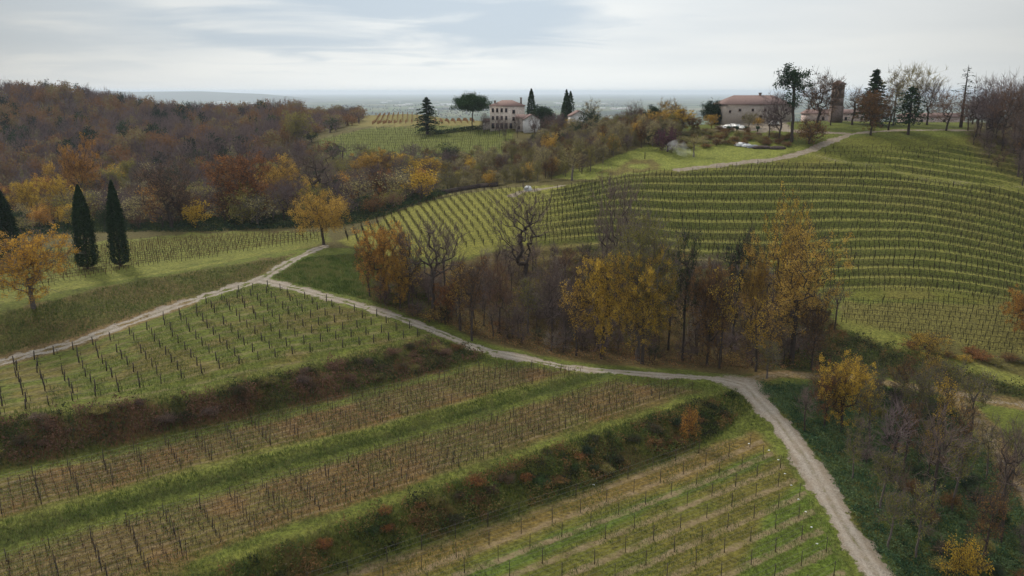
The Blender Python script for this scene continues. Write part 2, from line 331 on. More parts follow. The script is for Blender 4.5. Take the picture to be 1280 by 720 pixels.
mixc(pm(POLY['cen']),(.095,.115,.04),1,2); mixc(pm(POLY['plat']),(.15,.135,.07),1,2)
mixc(pm(POLY['rl']),(.055,.078,.028),1,3); mixc(pm(POLY['rl'])*sstep(.5,.6,n2),(.09,.085,.035),.6,1); mixc(pm(POLY['rbank']),(.045,.05,.024),1,2); mixc(pm(POLY['rshrub']),(.08,.075,.035),1,2)
# terraces: shaded risers painted darker, sky-lit treads painted paler, in the grass colour
tm=tmask(gxf,gyf); tt=tcoord(gxf,gyf)+.12*(fbm(gxf*.05,gyf*.05,77,2)-.5); fr=tt-np.floor(tt)
rz=sstep(.40,.5,fr)*(1-sstep(.93,1,fr)); mixc(tm*rz,(.052,.068,.022),.6,0); mixc(tm*(1-rz),(.17,.17,.065),.55,0)
# mown tread edges beside the tracks
for L,w_ in ((P8W,1.6),(P6W,1.6),(P9W,3.0)):
    mixc(1-sstep(w_*.5,w_*1.3,dline(gxf,gyf,L)+n3-.5),(.15,.16,.06),.7,0)
path=np.zeros(len(gxf))
for L,w_ in ((P1W[:4],5.),(P3W,3.6),(P4W,4.4)): mixc(1-sstep(w_*.4,w_*.7,dline(gxf,gyf,L)+n3-.5),(.15,.105,.08),.8,0)
def track(L,w_,a=1.,mids=False):
    global path
    d=dline(gxf,gyf,L)+(n3-.5)*1.7+(n2-.5)*2.8
    m=(1-sstep(w_*.5-.35,w_*.5+.45,d))*a
    mid=1-(.85 if mids else .3)*(1-sstep(.25,.75,d))*sstep(.38,.52,n2)
    path=np.maximum(path,m*mid)
track(P2W[:6],3.0,1,True); track(P2W[5:7],3.5); track(P2W[6:],4.4); track(P1W,2.7,.9,True); track(P3W[:3],2.4,.4); track(P3W[2:4],1.6,.4); track(P3W[3:],2.2,.55); track(P4W,1.8,.46); track(P5W,3.4,.95); track(P6W,1.2,.35); track(P7W,3,.8); track(P10W,2.6,.9); track(P11W,4,1.)
jc=hitW([(925,478)])[0]; path=np.maximum(path,(1-sstep(3,6.5,np.hypot(gxf-jc[0],(gyf-jc[1]))+(n2-.5)*5))*.8)
jc2=hitW([(960,176)])[0]
yard=pm([(895,160),(905,152),(985,152),(990,163),(930,166)]); path=np.maximum(path,bl(yard,2)*.9)
# row stripes
ROWS=[]  # (poly world, p0, dir, spacing, amount)
stripe=np.zeros(len(gxf)); rowc=np.zeros(len(gxf))
def rowfield(poly,pa,pb,sp,amt):
    global stripe,rowc
    W=hitW(poly); a=np.array(hit(*pa)[:2]); b=np.array(hit(*pb)[:2]); d=(b-a)/np.linalg.norm(b-a); nrm=np.array([-d[1],d[0]])
    m=inpoly(gxf,gyf,W); c=((gxf-a[0])*nrm[0]+(gyf-a[1])*nrm[1])/sp
    rowc[m]=c[m]; stripe[m]=amt
    return W,a,d,nrm,sp
RA=rowfield(POLY['A'],(0,519),(535,420),4.1,.35)
RB=rowfield(POLY['B'],(0,652),(640,487),1.75,.5)
RC=rowfield(POLY['C'],(0,705),(640,520),1.75,.5)
RD=rowfield(POLY['D'],(400,732),(860,572),3.7,.75)
def build_ground():
    ny,nx=GXm.shape; i=np.arange(nx-1);j=np.arange(ny-1); a=(j[:,None]*nx+i[None]).ravel()
    me=mesh_from('ground',np.stack([gxf,gyf,gz],1),np.stack([a,a+1,a+nx+1,a+nx],1),None,True)
    for nm,v in (('path',path),('pd',np.minimum(dline(gxf,gyf,P2W),dline(gxf,gyf,P1W))+(n3-.5)*.3),('stripe',bl(stripe,1)),('rowc',rowc)):
        t=me.attributes.new(nm,'FLOAT','POINT'); t.data.foreach_set('value',v.astype(np.float32))
    t=me.attributes.new('gcol','FLOAT_COLOR','POINT'); t.data.foreach_set('color',np.concatenate([colr,np.ones((len(colr),1))],1).astype(np.float32).ravel())
    m=bpy.data.materials.new('ground'); m.use_nodes=True; nt=m.node_tree; N=nt.nodes.new; L=nt.links.new; b=nt.nodes['Principled BSDF']
    b.inputs['Roughness'].default_value=.95; b.inputs['Specular IOR Level'].default_value=.1
    def att(n): x=N('ShaderNodeAttribute'); x.attribute_name=n; return x
    geo=N('ShaderNodeNewGeometry')
    def noise(s,d=5,ro=.6):
        x=N('ShaderNodeTexNoise'); x.inputs['Scale'].default_value=s; x.inputs['Detail'].default_value=d; x.inputs['Roughness'].default_value=ro; L(geo.outputs['Position'],x.inputs['Vector']); return x.outputs['Fac']
    def mrange(s,a,b_,c,d):
        x=N('ShaderNodeMapRange'); L(s,x.inputs[0]); x.inputs[1].default_value=a;x.inputs[2].default_value=b_;x.inputs[3].default_value=c;x.inputs[4].default_value=d; return x.outputs[0]
    def mth(op,a,b_=None):
        x=N('ShaderNodeMath'); x.operation=op
        for k,q in ((0,a),(1,b_)):
            if q is None: continue
            if isinstance(q,(int,float)): x.inputs[k].default_value=q
            else: L(q,x.inputs[k])
        return x.outputs[0]
    def mix(f,a,b_):
        x=N('ShaderNodeMix'); x.data_type='RGBA'
        if isinstance(f,(int,float)): x.inputs[0].default_value=f
        else: L(f,x.inputs[0])
        for k,q in ((6,a),(7,b_)):
            if isinstance(q,tuple): x.inputs[k].default_value=(*q,1)
            else: L(q,x.inputs[k])
        return x.outputs[2]
    fine=noise(1.7,7,.72); med=noise(.35,5,.6)
    base=att('gcol').outputs['Color']
    tn=N('ShaderNodeVectorMath'); tn.operation='MULTIPLY'; L(base,tn.inputs[0]); tn.inputs[1].default_value=(.93,.87,.53)
    sc_=N('ShaderNodeVectorMath'); sc_.operation='SCALE'; L(tn.outputs[0],sc_.inputs[0]); L(mth('MULTIPLY',mrange(fine,.33,.67,.38,1.68),mrange(med,.3,.7,.82,1.2)),sc_.inputs['Scale'])
    c=sc_.outputs[0]
    c=mix(mrange(noise(.8,6,.7),.56,.7,0,.3),c,(.13,.105,.04))     # dry blades
    # soil strip under each row
    fr_=mth('ABSOLUTE',mth('SUBTRACT',mth('FRACT',mth('ADD',mth('ADD',att('rowc').outputs['Fac'],.5),mrange(noise(.5,3),.3,.7,-.06,.06))),.5))
    strip=mth('MULTIPLY',mrange(fr_,.10,.2,1,0),att('stripe').outputs['Fac'])
    strip=mth('MULTIPLY',strip,mrange(noise(.45,5,.7),.36,.6,.25,1.1))
    c=mix(strip,c,mix(mrange(fine,.35,.65,0,1),(.15,.105,.06),(.235,.18,.115)))
    # worn gravel
    pf=mth('MULTIPLY',att('path').outputs['Fac'],1.); pf=mrange(mth('ADD',pf,mrange(noise(2.2,5,.7),.3,.7,-.42,.42)),.28,.66,0,1)
    grav=mix(mrange(noise(4,6,.75),.35,.65,0,1),(.15,.125,.10),(.33,.295,.25)); grav=mix(mrange(noise(.3,4),.4,.65,0,.5),grav,(.22,.17,.12))
    pd=att('pd').outputs['Fac']; rut=mrange(mth('ABSOLUTE',mth('SUBTRACT',pd,.85)),.15,.5,1,0)
    grav=mix(mth('MULTIPLY',mrange(pd,.1,.45,1,0),mrange(noise(.7,5,.7),.42,.58,0,.75)),grav,(.13,.115,.06)); grav=mix(mth('MULTIPLY',mrange(pd,1.3,1.9,0,1),mrange(noise(.9,5,.7),.4,.6,0,.7)),grav,(.16,.125,.085)); grav=mix(mth('MULTIPLY',rut,mrange(noise(1.1,4),.35,.65,0,.38)),grav,(.40,.365,.32))
    c=mix(pf,c,grav); L(c,b.inputs['Base Color'])
    bp=N('ShaderNodeBump'); bp.inputs['Strength'].default_value=.9; bp.inputs['Distance'].default_value=.25; L(mth('ADD',noise(2.6,6,.7),mth('MULTIPLY',med,.6)),bp.inputs['Height']); L(bp.outputs[0],b.inputs['Normal'])
    o=link('ground',me,m); tag(o,None,None,kind='structure')
    return o
build_ground()
# ------------------------------------------------------------------ trellised vine rows
ORD=['first','second','third','fourth','fifth','sixth','seventh','eighth','ninth','tenth','eleventh','twelfth','thirteenth','fourteenth','fifteenth','sixteenth','seventeenth','eighteenth','nineteenth','twentieth',
 'twenty-first','twenty-second','twenty-third','twenty-fourth','twenty-fifth','twenty-sixth','twenty-seventh','twenty-eighth','twenty-ninth','thirtieth']
ORD+=['thirty-'+o for o in ORD[:9]]+['fortieth']
def post_mesh(name,w,h,tilt=0.):
    q=Q(); a=w/2
    V=[(-a,-a,-.3),(a,-a,-.3),(a,a,-.3),(-a,a,-.3),(-a*.8+tilt,-a*.8,h),(a*.8+tilt,-a*.8,h),(a*.8+tilt,a*.8,h),(-a*.8+tilt,a*.8,h)]
    q.add(V,[(0,3,2,1),(4,5,6,7),(0,1,5,4),(1,2,6,5),(2,3,7,6),(3,0,4,7)]); return q.mesh(name)
POSTS={'stump':[post_mesh('post',.17,1.65,t) for t in (0,.08,-.1)],'mid':[post_mesh('post',.085,1.75,t) for t in (0,.08,-.1)],'tall':[post_mesh('post',.085,2.25,t) for t in (0,.05,-.04)]}
def vines_mesh(X,Y,o,d,style):
    """X,Y plant positions; o row origin; d row direction; returns the vines of one row"""
    q=Q(); n=len(X); Zg=Hraw(X,Y); B=np.stack([X,Y,Zg],1)-np.array(o); t=np.array([d[0],d[1],0.])
    j=lambda s,m=n:R.normal(size=(m,3))*s
    if style=='gobelet':      # pruned stumps with two short arms
        T=B+[0,0,.8]+j(.05); q.tubes(B-[0,0,.1],T,.055,.045,4,R.random(n))
        for s in (-1,1): q.tubes(T,T+t*s*R.uniform(.5,1.3,(n,1))+[0,0,.08]+j(.07),.035,.02,3,R.random(n))
        return q
    hh={'fine':.75,'hill':.8,'wild':.85}[style]
    T=B+[0,0,hh]+j(.04); r={'fine':.026,'hill':.048,'wild':.045}[style]
    if style!='wild': q.tubes(B,T+[0,0,.3]+j(.05),r*.9,r*.8,3,0.)
    q.tubes(B-[0,0,.1],T,r*1.2,r,4,R.random(n)*.5)
    for s in (-1,1): q.tubes(T,T+t*s*.6+j(.06),r*.7,r*.5,3,R.random(n))
    nc={'fine':7,'hill':3,'wild':7}[style]
    for k in range(nc):
        S=T+t*R.uniform(-.6,.6,(n,1)); q.tubes(S,S+[0,0,1]*R.uniform(.35,.95,(n,1))+j(.12),.016,.010,3,R.random(n))
    m=n*{'fine':9,'hill':3,'wild':9}[style]; idx=R.integers(0,n,m)
    C=T[idx]+t*R.uniform(-.6,.6,(m,1))+np.stack([R.normal(size=m)*.15,R.normal(size=m)*.15,R.uniform(-.3,.8,m)],1)
    q.leaves(C,.2,R.random(m)); return q
def wires(X,Y,o,hs,r=.012):
    q=Q(); Zg=Hraw(X,Y); B=np.stack([X,Y,Zg],1)-np.array(o)
    for h in hs: q.tubes(B[:-1]+[0,0,h],B[1:]+[0,0,h],r,r,3)
    return q.mesh('trellis_wire')
NROW=[0]
def make_row(x0,y0,x1,y1,style,ps,post,vs,vm,label,group,vegfill=1.,curve=None,parts=True,wh=(.8,1.4)):
    Ln=math.hypot(x1-x0,y1-y0)
    if Ln<6: return
    d=((x1-x0)/Ln,(y1-y0)/Ln); n=max(2,int(Ln/ps)+1); tp=np.arange(n)*ps
    o=(x0,y0,H(x0,y0)); root=tag(empty('vine_row',o),label,'vine row',group)
    px=x0+d[0]*tp; py=y0+d[1]*tp; pz=Hraw(px,py)
    prot=POSTS[post]
    for i in range(n):
        if R.random()<.03 and 0<i<n-1: continue
        c=link('post',prot[R.integers(0,3)],M['post'],root,(px[i]-o[0]+R.normal()*.08,py[i]-o[1]+R.normal()*.08,pz[i]-o[2]+R.normal()*.06)); c.rotation_euler=(0,0,R.uniform(0,6))
    link('trellis_wire',wires(px,py,o,wh),M['wire'],root)
    if vs:
        tv=np.arange(.5,Ln,vs); tv=tv+R.normal(size=len(tv))*.06; tv=tv[R.random(len(tv))<vegfill]
        if len(tv): link('vines',vines_mesh(x0+d[0]*tv,y0+d[1]*tv,o,d,style).mesh('vines'),vm,root)
def block(RB_,offs,where,group,**k):
    W,a,d,nrm,sp=RB_; cnt=0; out=[]
    t=np.arange(-250,350,.5)
    for i in offs:
        b=a+nrm*sp*i; X=b[0]+d[0]*t; Y=b[1]+d[1]*t; m=inpoly(X,Y,W)
        m&=np.abs(X)<Y*.70+6
        if m.sum()<14: continue
        r=np.nonzero(m)[0]; out.append((i,X[r[0]],Y[r[0]],X[r[-1]],Y[r[-1]]))
    for c,(i,x0,y0,x1,y1) in enumerate(out):
        make_row(x0,y0,x1,y1,label=where.format(ORD[c]),group=group,**k)
    return len(out)
nA=block(RA,range(0,20),'{} row of dark stumpy vines up from the bramble bank, upper left plot','vine rows in the green upper left plot',style='gobelet',ps=3.3,post='stump',vs=3.3,vm=M['vine_dark'],wh=(.85,))
nB=block(RB,range(-3,26),'{} row of russet vines up from the narrow grass ledge, brown upper terrace','vine rows in the brown middle terrace',style='fine',ps=4.4,post='mid',vs=1.3,vm=M['vine'],wh=(.75,1.3))
nC=block(RC,range(-10,30),'{} row of brown vines up from the broad shrubby bank, lower brown terrace','vine rows in the lower brown terrace',style='fine',ps=4.4,post='mid',vs=1.3,vm=M['vine'],wh=(.75,1.3))
nD=block(RD,range(-22,4),'{} line of thin posts from the near corner of the newly planted plot','post lines in the newly planted plot',style='fine',ps=5.2,post='tall',vs=0,vm=None,wh=(.6,1.3,2.1))
print('rows',nA,nB,nC,nD)
def contour_row(xs_,ys_,style,label,group,vs,vm,jit=.05):
    """a row that follows the slope; too small in the photo to show its parts"""
    o=(xs_[0],ys_[0],H(xs_[0],ys_[0])); seg=np.hypot(np.diff(xs_),np.diff(ys_)); s=np.concatenate([[0],np.cumsum(seg)])
    if s[-1]<8: return
    t=np.arange(.3,s[-1],vs); t=t+R.normal(size=len(t))*jit*vs; t=np.clip(t,0,s[-1]); t=t[R.random(len(t))<.96]
    X=np.interp(t,s,xs_);Y=np.interp(t,s,ys_); d=(xs_[-1]-xs_[0],ys_[-1]-ys_[0]); L_=math.hypot(*d)
    q=vines_mesh(X,Y,o,(d[0]/L_,d[1]/L_),style)
    k=slice(0,None,4); B=np.stack([X[k],Y[k],Hraw(X[k],Y[k])],1)-np.array(o)
    q.tubes(B-[0,0,.2],B+[0,0,1.8]+R.normal(size=B.shape)*.06,.07,.06,4,.1)
    if len(B)>1:
        q.tubes(B[:-1]+[0,0,.8],B[1:]+[0,0,.8],.02,.02,3,.3)
    ob=link('vine_row',q.mesh('vine_row'),vm,None,o); tag(ob,label,'vine row',group)
# terraced hillside
k0=0
for k in range(0,15):
    for sub,(fr_,wd_) in enumerate(((.06,'inner'),(.34,'outer'),(.70,'bank side'))):
        xa=np.arange(-4+R.uniform(0,9),200,2.); ya=196+TS*(k+fr_)-gcurve(xa)
        m=(tmask(xa,ya)>.12)&(np.abs(xa)<ya*.68); u_,v_=project(xa,ya,Hraw(xa,ya)); m&=inpoly(u_,v_,POLY['hill'])
        # keep off the grass track crossing the slope
        m&=(dline(xa,ya,P6W)>2.)&(dline(xa,ya,P5W)>3.5)
        r=np.nonzero(m)[0]
        if len(r)<8: continue
        runs=np.split(r,np.nonzero(np.diff(r)>1)[0]+1); runs=[q for q in runs if len(q)>7]
        for iq,q_ in enumerate(runs):
            side='' if len(runs)==1 else (' (left of its track)' if iq==0 else ' (right of its track)')
            contour_row(xa[q_],ya[q_],'hill',f'{wd_} vine row, {ORD[k]} terrace up the right hillside{side}'.replace('(','').replace(')',''),'vine rows on the terraced hillside',1.3,M['vine_dark'])
def lineblock(poly,pa,pb,sp,style,vs,vm,label,group,n=60,minl=10,flip=False):
    W=hitW(poly); a=np.array(hit(*pa)[:2]); b=np.array(hit(*pb)[:2]); d=(b-a)/np.linalg.norm(b-a); nrm=np.array([-d[1],d[0]]); t=np.arange(-250,250,1.); c=0
    for i in (range(n,-n,-1) if flip else range(-n,n)):
        p=a+nrm*sp*i; X=p[0]+d[0]*t;Y=p[1]+d[1]*t; m=inpoly(X,Y,W)&(np.abs(X)<Y*.70)
        if m.sum()<minl: continue
        r=np.nonzero(m)[0]; contour_row(X[r[0]:r[-1]+1],Y[r[0]:r[-1]+1],style,label.format(ORD[min(c,39)]),group,vs,vm); c+=1
    return c
c=[lineblock(POLY['low'],(1060,420),(1280,436),2.3,'hill',1.15,M['vine_dark'],'{} row of close planted dark vines in the flat plot below the terraces','vine rows in the flat plot below the terraces'),
lineblock([(435,302),(425,292),(490,268),(560,245),(620,238),(690,237),(655,262),(640,306),(560,312),(480,315)],(500,312),(478,272),2.5,'wild',1.6,M['vine_dark'],'{} downhill vine row from the right in the yellowish middle vineyard','vine rows in the yellowish middle vineyard'),
lineblock([(-200,395),(-200,350),(0,325),(150,306),(270,296),(400,292),(415,302),(330,312),(130,345),(0,370)],(0,352),(300,312),2.9,'wild',1.1,M['vine'],'{} straggly vine row up from the embankment edge behind the cypresses','vine rows on the strip behind the cypresses'),
lineblock([(384,196),(402,176),(462,162),(560,160),(640,164),(650,190),(540,196),(430,192)],(400,186),(640,186),5.0,'hill',1.2,M['vine_dark'],'{} vine row up the distant hill plot left of the stone villa','vine rows on the distant hill plot'),
lineblock([(463,156),(470,141),(520,139),(595,142),(600,154),(540,156)],(500,154),(504,142),3.4,'wild',.9,M['vine_orange'],'{} rust coloured vine row on the plateau behind the spruce, from the right','rust coloured vine rows on the plateau')]
print('lineblocks',c)
# upper right field
for k in range(4):
    vv=[187,193,200,208][k]; L_=[(u,vv+max(0,(u-1180))*.10+(k>1)*(u-1180)*.02) for u in np.linspace([1040,1030,1050,1085][k],[1215,1235,1250,1262][k],22)]
    W=hitW(L_); contour_row(W[:,0],W[:,1],'hill',f'{ORD[k]} vine row down from the hilltop lawn at upper right','vine rows under the hilltop lawn',1.6,M['vine_dark'])

# ------------------------------------------------------------------ trees
def skeleton(rng,h,rx,z0,K,trunk=.45,step=.9,droop=0.,top=1.,holes=4,fan=0.,flatb=.0):
    zc=(z0+h)/2; rz_=(h-z0)/2
    T=rng.normal(size=(K*4,3)); T/=np.linalg.norm(T,axis=1)[:,None]; T*=(rng.random((K*4,1))**(1/2.4))
    if flatb: T=T[T[:,2]>-flatb]
    hc=rng.normal(size=(holes,3)); hc/=np.linalg.norm(hc,axis=1)[:,None]
    for c_ in hc: T=T[np.linalg.norm(T-c_*.85,axis=1)>.36]
    hi=T[:,2]>.62; T[hi,2]=.62+(T[hi,2]-.62)*rng.uniform(0,.9,hi.sum()); T=T[:K]; lump=1+.16*np.sin(3*np.arctan2(T[:,1],T[:,0])+rng.uniform(0,6))+.1*rng.normal(size=len(T))
    T=T*np.array([rx,rx,rz_])*lump[:,None]+[0,0,zc]
    if fan: T[:,:2]*=(1-fan)+fan*np.clip((T[:,2:3]-z0)/(h-z0),0,1)*1.5
    T[:,2]=np.minimum(T[:,2],h*1.02)
    nodes=[np.array([0,0,-.4])]; par=[-1]; lean=rng.normal(size=2)*.03*h
    nt=max(3,int(h*trunk/step))
    for i in range(1,nt+1):
        f=i/nt; nodes.append(np.array([lean[0]*f*f+rng.normal()*.06,lean[1]*f*f+rng.normal()*.06,h*trunk*f])); par.append(len(nodes)-2)
    lo=max(1,int(nt*z0/(h*trunk)*.7)); 
    N=np.zeros((K*12+50,3)); N[:len(nodes)]=nodes; n=len(nodes); leader=np.zeros(K*12+50,int); tips=[]
    for t_ in T[np.argsort(np.linalg.norm((T-[0,0,h*trunk])*[1,1,.8],axis=1))]:
        C=N[lo:n]; dv=t_-C; dist=np.linalg.norm(dv,axis=1); cost=dist+np.maximum(0,(C[:,2]-t_[2]+.25*np.hypot(dv[:,0],dv[:,1])))*1.1
        i=lo+int(np.argmin(cost)); p=N[i]; Ld=np.linalg.norm(t_-p); m=max(1,min(7,int(Ld/step+.5)))
        ctl=(p+t_)/2+np.array([0,0,(-.13+.45*droop)*Ld])+rng.normal(size=3)*.07*Ld; last=i
        for k in range(1,m+1):
            f=k/m; q=(1-f)**2*p+2*f*(1-f)*ctl+f*f*t_
            if n>=len(N): break
            N[n]=q; par.append(last); last=n; n+=1
        tips.append(last)
    cnt=np.zeros(n); cnt[tips]+=1
    for i in range(n-1,0,-1): cnt[par[i]]+=cnt[i]
    return N[:n],np.array(par),cnt,T[:],tips
def make_tree(seed,h=12.,rx=4.5,z0=3.,K=200,trunk=.45,r0=.018,twigs=5,tl=.9,tr=.02,leaves=0,lsz=.28,ls=.5,droop=0.,lowleaf=0.,**kw):
    rng=np.random.default_rng(seed); N,par,cnt,T,tips=skeleton(rng,h,rx,z0,K,trunk,droop=droop,**kw)
    r=r0*np.maximum(cnt,1)**.52; r[0]=r[1]*1.35
    A=N[par[1:]];B=N[1:]; ra=np.minimum(r[par[1:]],r[1:]*1.5); rb=r[1:]
    q=Q(); big=rb>r0*1.9; q.tubes(A[big],B[big],ra[big],rb[big],6,.4)
    c=Q(); c.tubes(A[~big],B[~big],ra[~big],rb[~big],3,.45)
    nt=len(tips); TP=N[tips]
    if twigs:
        S=np.repeat(TP,twigs,0)+rng.normal(size=(nt*twigs,3))*.1; od=S-[0,0,h*.45]; od/=np.linalg.norm(od,axis=1)[:,None]+1e-6
        E=S+(od*.7+rng.normal(size=S.shape)*.55+[0,0,.35-1.1*droop])*tl*rng.uniform(.4,1.2,(len(S),1))
        tw=c if not leaves else q
        tw.tubes(S,E,tr,tr*.5,3,np.clip(rng.normal(.5,.25,len(S)),0,1))
    if leaves:
        wgt=np.ones(nt)
        if lowleaf: wgt=np.clip(1-lowleaf*(TP[:,2]-z0)/(h-z0)*1.25,.04,1)
        wgt*=np.where(rng.random(nt)<.15,.15,1)
        num=rng.poisson(leaves*wgt*rng.uniform(.5,1.5,nt)); idx=np.repeat(np.arange(nt),num); m=len(idx); cl=rng.random(nt)
        C=TP[idx]+rng.normal(size=(m,3))*ls-np.array([0,0,.9*droop])*rng.random((m,1))*1.5
        if c.n and leaves: q.V+=c.V; q.F+=[f+q.n for f in c.F]; q.L+=c.L; q.n+=c.n; c=Q()
        c.leaves(C,lsz,np.clip(.55*rng.random(m)+.45*cl[idx],0,1),rng=rng)
    tm_=q.mesh('trunk'); cm=c.mesh('crown')
    Va=np.concatenate(c.V); w_=2*np.percentile(np.hypot(Va[:,0],Va[:,1]),95); hh=np.percentile(Va[:,2],99.7)
    return dict(t=tm_,c=cm,w=w_,h=hh,leaf=bool(leaves),raw=(q,c))
def conifer(seed,h=15.,w=5.,layers=22,droop=.25,sparse=0.,z0=1.2,power=.8,nl=34):
    rng=np.random.default_rng(seed); q=Q(); c=Q(); n=8; z=np.linspace(-.4,h,n+1); q.tubes([(0,0,a) for a in z[:-1]],[(0,0,a) for a in z[1:]],.26*(1-np.arange(n)/n*.9),.26*(1-(np.arange(n)+1)/n*.93),6,.3)
    for i in range(layers*8):
        if rng.random()<sparse: continue
        f=(i+rng.random())/(layers*8); zz=z0+(h-z0)*f*.97; r=w/2*(1-f)**power*rng.uniform(.55,1.15)*(1+.12*math.sin(f*37+seed))+.15
        a=rng.uniform(0,6.28); d=np.array([math.cos(a),math.sin(a),0]); p=np.array([0,0,zz]); m=p+d*r*.5+[0,0,.03*r]; e=p+d*r-[0,0,droop*r]
        q.tubes([p,m],[m,e],[.05,.03],[.03,.012],3,.3)
        t=rng.random((nl,1))**.75; C=np.where(t<.5,p+(m-p)*t*2,m+(e-m)*(t-.5)*2)+rng.normal(size=(nl,3))*[.2,.2,.14]*(r*.3+.35)-[0,0,.12]*rng.random((nl,1))
        c.leaves(C,.36,np.clip(rng.normal(.5,.28,nl),0,1),flat=.2,rng=rng)
    cm=c.mesh('crown'); Va=np.concatenate(c.V)
    return dict(t=q.mesh('trunk'),c=cm,w=2*np.percentile(np.hypot(Va[:,0],Va[:,1]),97),h=h+.2,leaf=True,raw=(q,c))
def cypress(seed,h=18.,w=3.6,n=9000,heads=1,k=1.):
    rng=np.random.default_rng(seed); q=Q(); c=Q(); q.tubes([(0,0,-.4)],[(0,0,h*.5)],[.25],[.1],6,.3)
    for hd in range(heads):
        off=rng.uniform(-.28,.28,2)*w if heads>1 else np.zeros(2); hh=h*(1-.1*hd*rng.random()); ww=w*(.62 if heads>1 else 1)
        m=n//heads; f=rng.random(m)**.9; prof=np.minimum(1,(f/.05)**.6*.75+.25)*(1-.38*f)*np.maximum(.04,1-np.clip((f-.5)/.5,0,1)**1.8)**.75
        a=rng.uniform(0,6.28,m); ridg=1+.10*np.sin(a*7+rng.uniform(0,6)+f*3)+.06*np.sin(a*13-f*20)+.09*(fbm(a*3,f*14,seed,2)-.5)*2
        r=ww/2*prof*ridg*np.clip(rng.normal(.90,.15,m),0.3,1.35)
        c.leaves(np.stack([off[0]+np.cos(a)*r,off[1]+np.sin(a)*r,.5+f*(hh-.5)],1),.36*k,np.clip(.5*rng.random(m)+.5*fbm(a*4,f*18,seed+3,2),0,1),rng=rng)
    return dict(t=q.mesh('trunk'),c=c.mesh('crown'),w=w,h=h,leaf=True,raw=(q,c))
M['twigpale']=leafmat('twigpale',[(.14,.115,.10),(.24,.20,.17),(.32,.27,.22)],.0)
M['goldorange']=leafmat('goldorange',[(.27,.14,.03),(.47,.27,.045),(.60,.38,.07)],.42,.15)
PR={}
PR['bareN']=[make_tree(s,12,4.6,2.6,260,.35,.0125,5,1.0,.026,fan=.3,holes=8) for s in (1,2,3)]
PR['bareBig']=[make_tree(s,13,5,z,170,t,.022,5,1.1,.026,fan=.35,step=1.0,holes=7) for s,z,t in ((11,3,.42),(12,3.5,.5),(19,3.2,.36))]
PR['leafN']=[make_tree(s,12,5,1.6,320,.34,.0125,5,.8,.022,66,.17,.24,holes=10,fan=.2) for s in (21,22,23)]
PR['sparseN']=[make_tree(s,12,4.6,2.,280,.38,.0125,6,.9,.022,26,.16,.22,holes=9,fan=.2) for s in (31,32)]
PR['sparseBig']=[make_tree(s,24,8.5,4,420,.4,.02,5,1.3,.028,50,.20,.34,holes=12,fan=.25,step=1.4) for s in (141,142)]
PR['fullBig']=[make_tree(s,24,8.5,3,420,.4,.02,5,1.3,.028,80,.20,.36,holes=10,fan=.15,step=1.4) for s in (144,)]
PR['lowleaf']=[make_tree(s,14,5.2,2,320,.4,.0135,6,1.1,.024,62,.18,.32,lowleaf=1.1,holes=10,fan=.1) for s in (41,42)]
PR['droop']=[make_tree(51,11,5,1.8,320,.45,.0125,5,.8,.02,64,.17,.3,droop=.55,flatb=.75,holes=6)]
PR['thin']=[make_tree(s,9,2.2,2,90,.6,.014,6,.7,.02,24,.16,.25,holes=6) for s in (61,62,63)]
PR['thinbare']=[make_tree(s,9,2.0,2.5,90,.6,.015,5,.8,.02,fan=.2,holes=6) for s in (66,67)]
PR['umbrella']=[make_tree(71,12,6.2,5.0,240,.5,.012,0,.6,.02,95,.42,.55,flatb=.45,holes=0)]
PR['round']=[make_tree(s,9,5,.8,200,.4,.02,0,.6,.02,85,.42,.6,holes=2) for s in (75,76)]
PR['scots']=[make_tree(78,16,3.8,7.5,60,.85,.035,3,.6,.02,70,.34,.42,holes=7)]
PR['bareF']=[make_tree(s,12,5,2.5,110,.35,.02,7,1.4,.034,fan=.25) for s in (81,82,83,84)]
PR['leafF']=[make_tree(s,12,5,2.,100,.35,.02,3,1.,.03,20,.5,.6,holes=7) for s in (86,87,88)]
PR['sparseF']=[make_tree(s,12,4.6,2.2,100,.35,.02,6,1.2,.03,9,.45,.6,holes=6) for s in (91,92,93)]
PR['slimF']=[make_tree(s,12,2.6,1.2,90,.7,.016,6,1.2,.026,24,.30,.4,fan=.1) for s in (95,96,97)]
PR['spruce']=[conifer(101,15,5.6),conifer(102,15,5.2,15,.3)]
PR['cedar']=[conifer(103,13,8.,12,.18,.12,3.0,.55,40)]
PR['deadfir']=[conifer(104,17,3.6,9,.1,.35,5,.6,3)]
PR['cypress']=[cypress(105,20,4.6,17000),cypress(106,20,4.6,17000)]
PR['cypressF']=[cypress(107,14,3.4,2600,1,1.5),cypress(108,13,6.0,4200,4,1.5)]
PR['bush']=[make_tree(s,3,2,.2,80,.35,.012,4,.6,.016,40,.15,.26,holes=6) for s in (111,112)]
PR['clump']=[make_tree(s,3,2.4,.1,90,.25,.012,3,.6,.016,44,.17,.3,holes=7,flatb=.3) for s in (131,132,133)]
PR['barebush']=[make_tree(s,4,2.2,.2,60,.3,.014,5,.8,.024,fan=.3) for s in (115,116,117)]
PR['thicket']=[make_tree(s,7,2.4,.5,70,.35,.017,5,1.1,.03,fan=.3,holes=7) for s in (118,119,120)]
PR['thicketleaf']=[make_tree(s,6,2.4,.5,70,.35,.015,4,.9,.025,14,.2,.3,fan=.2,holes=6) for s in (128,129)]
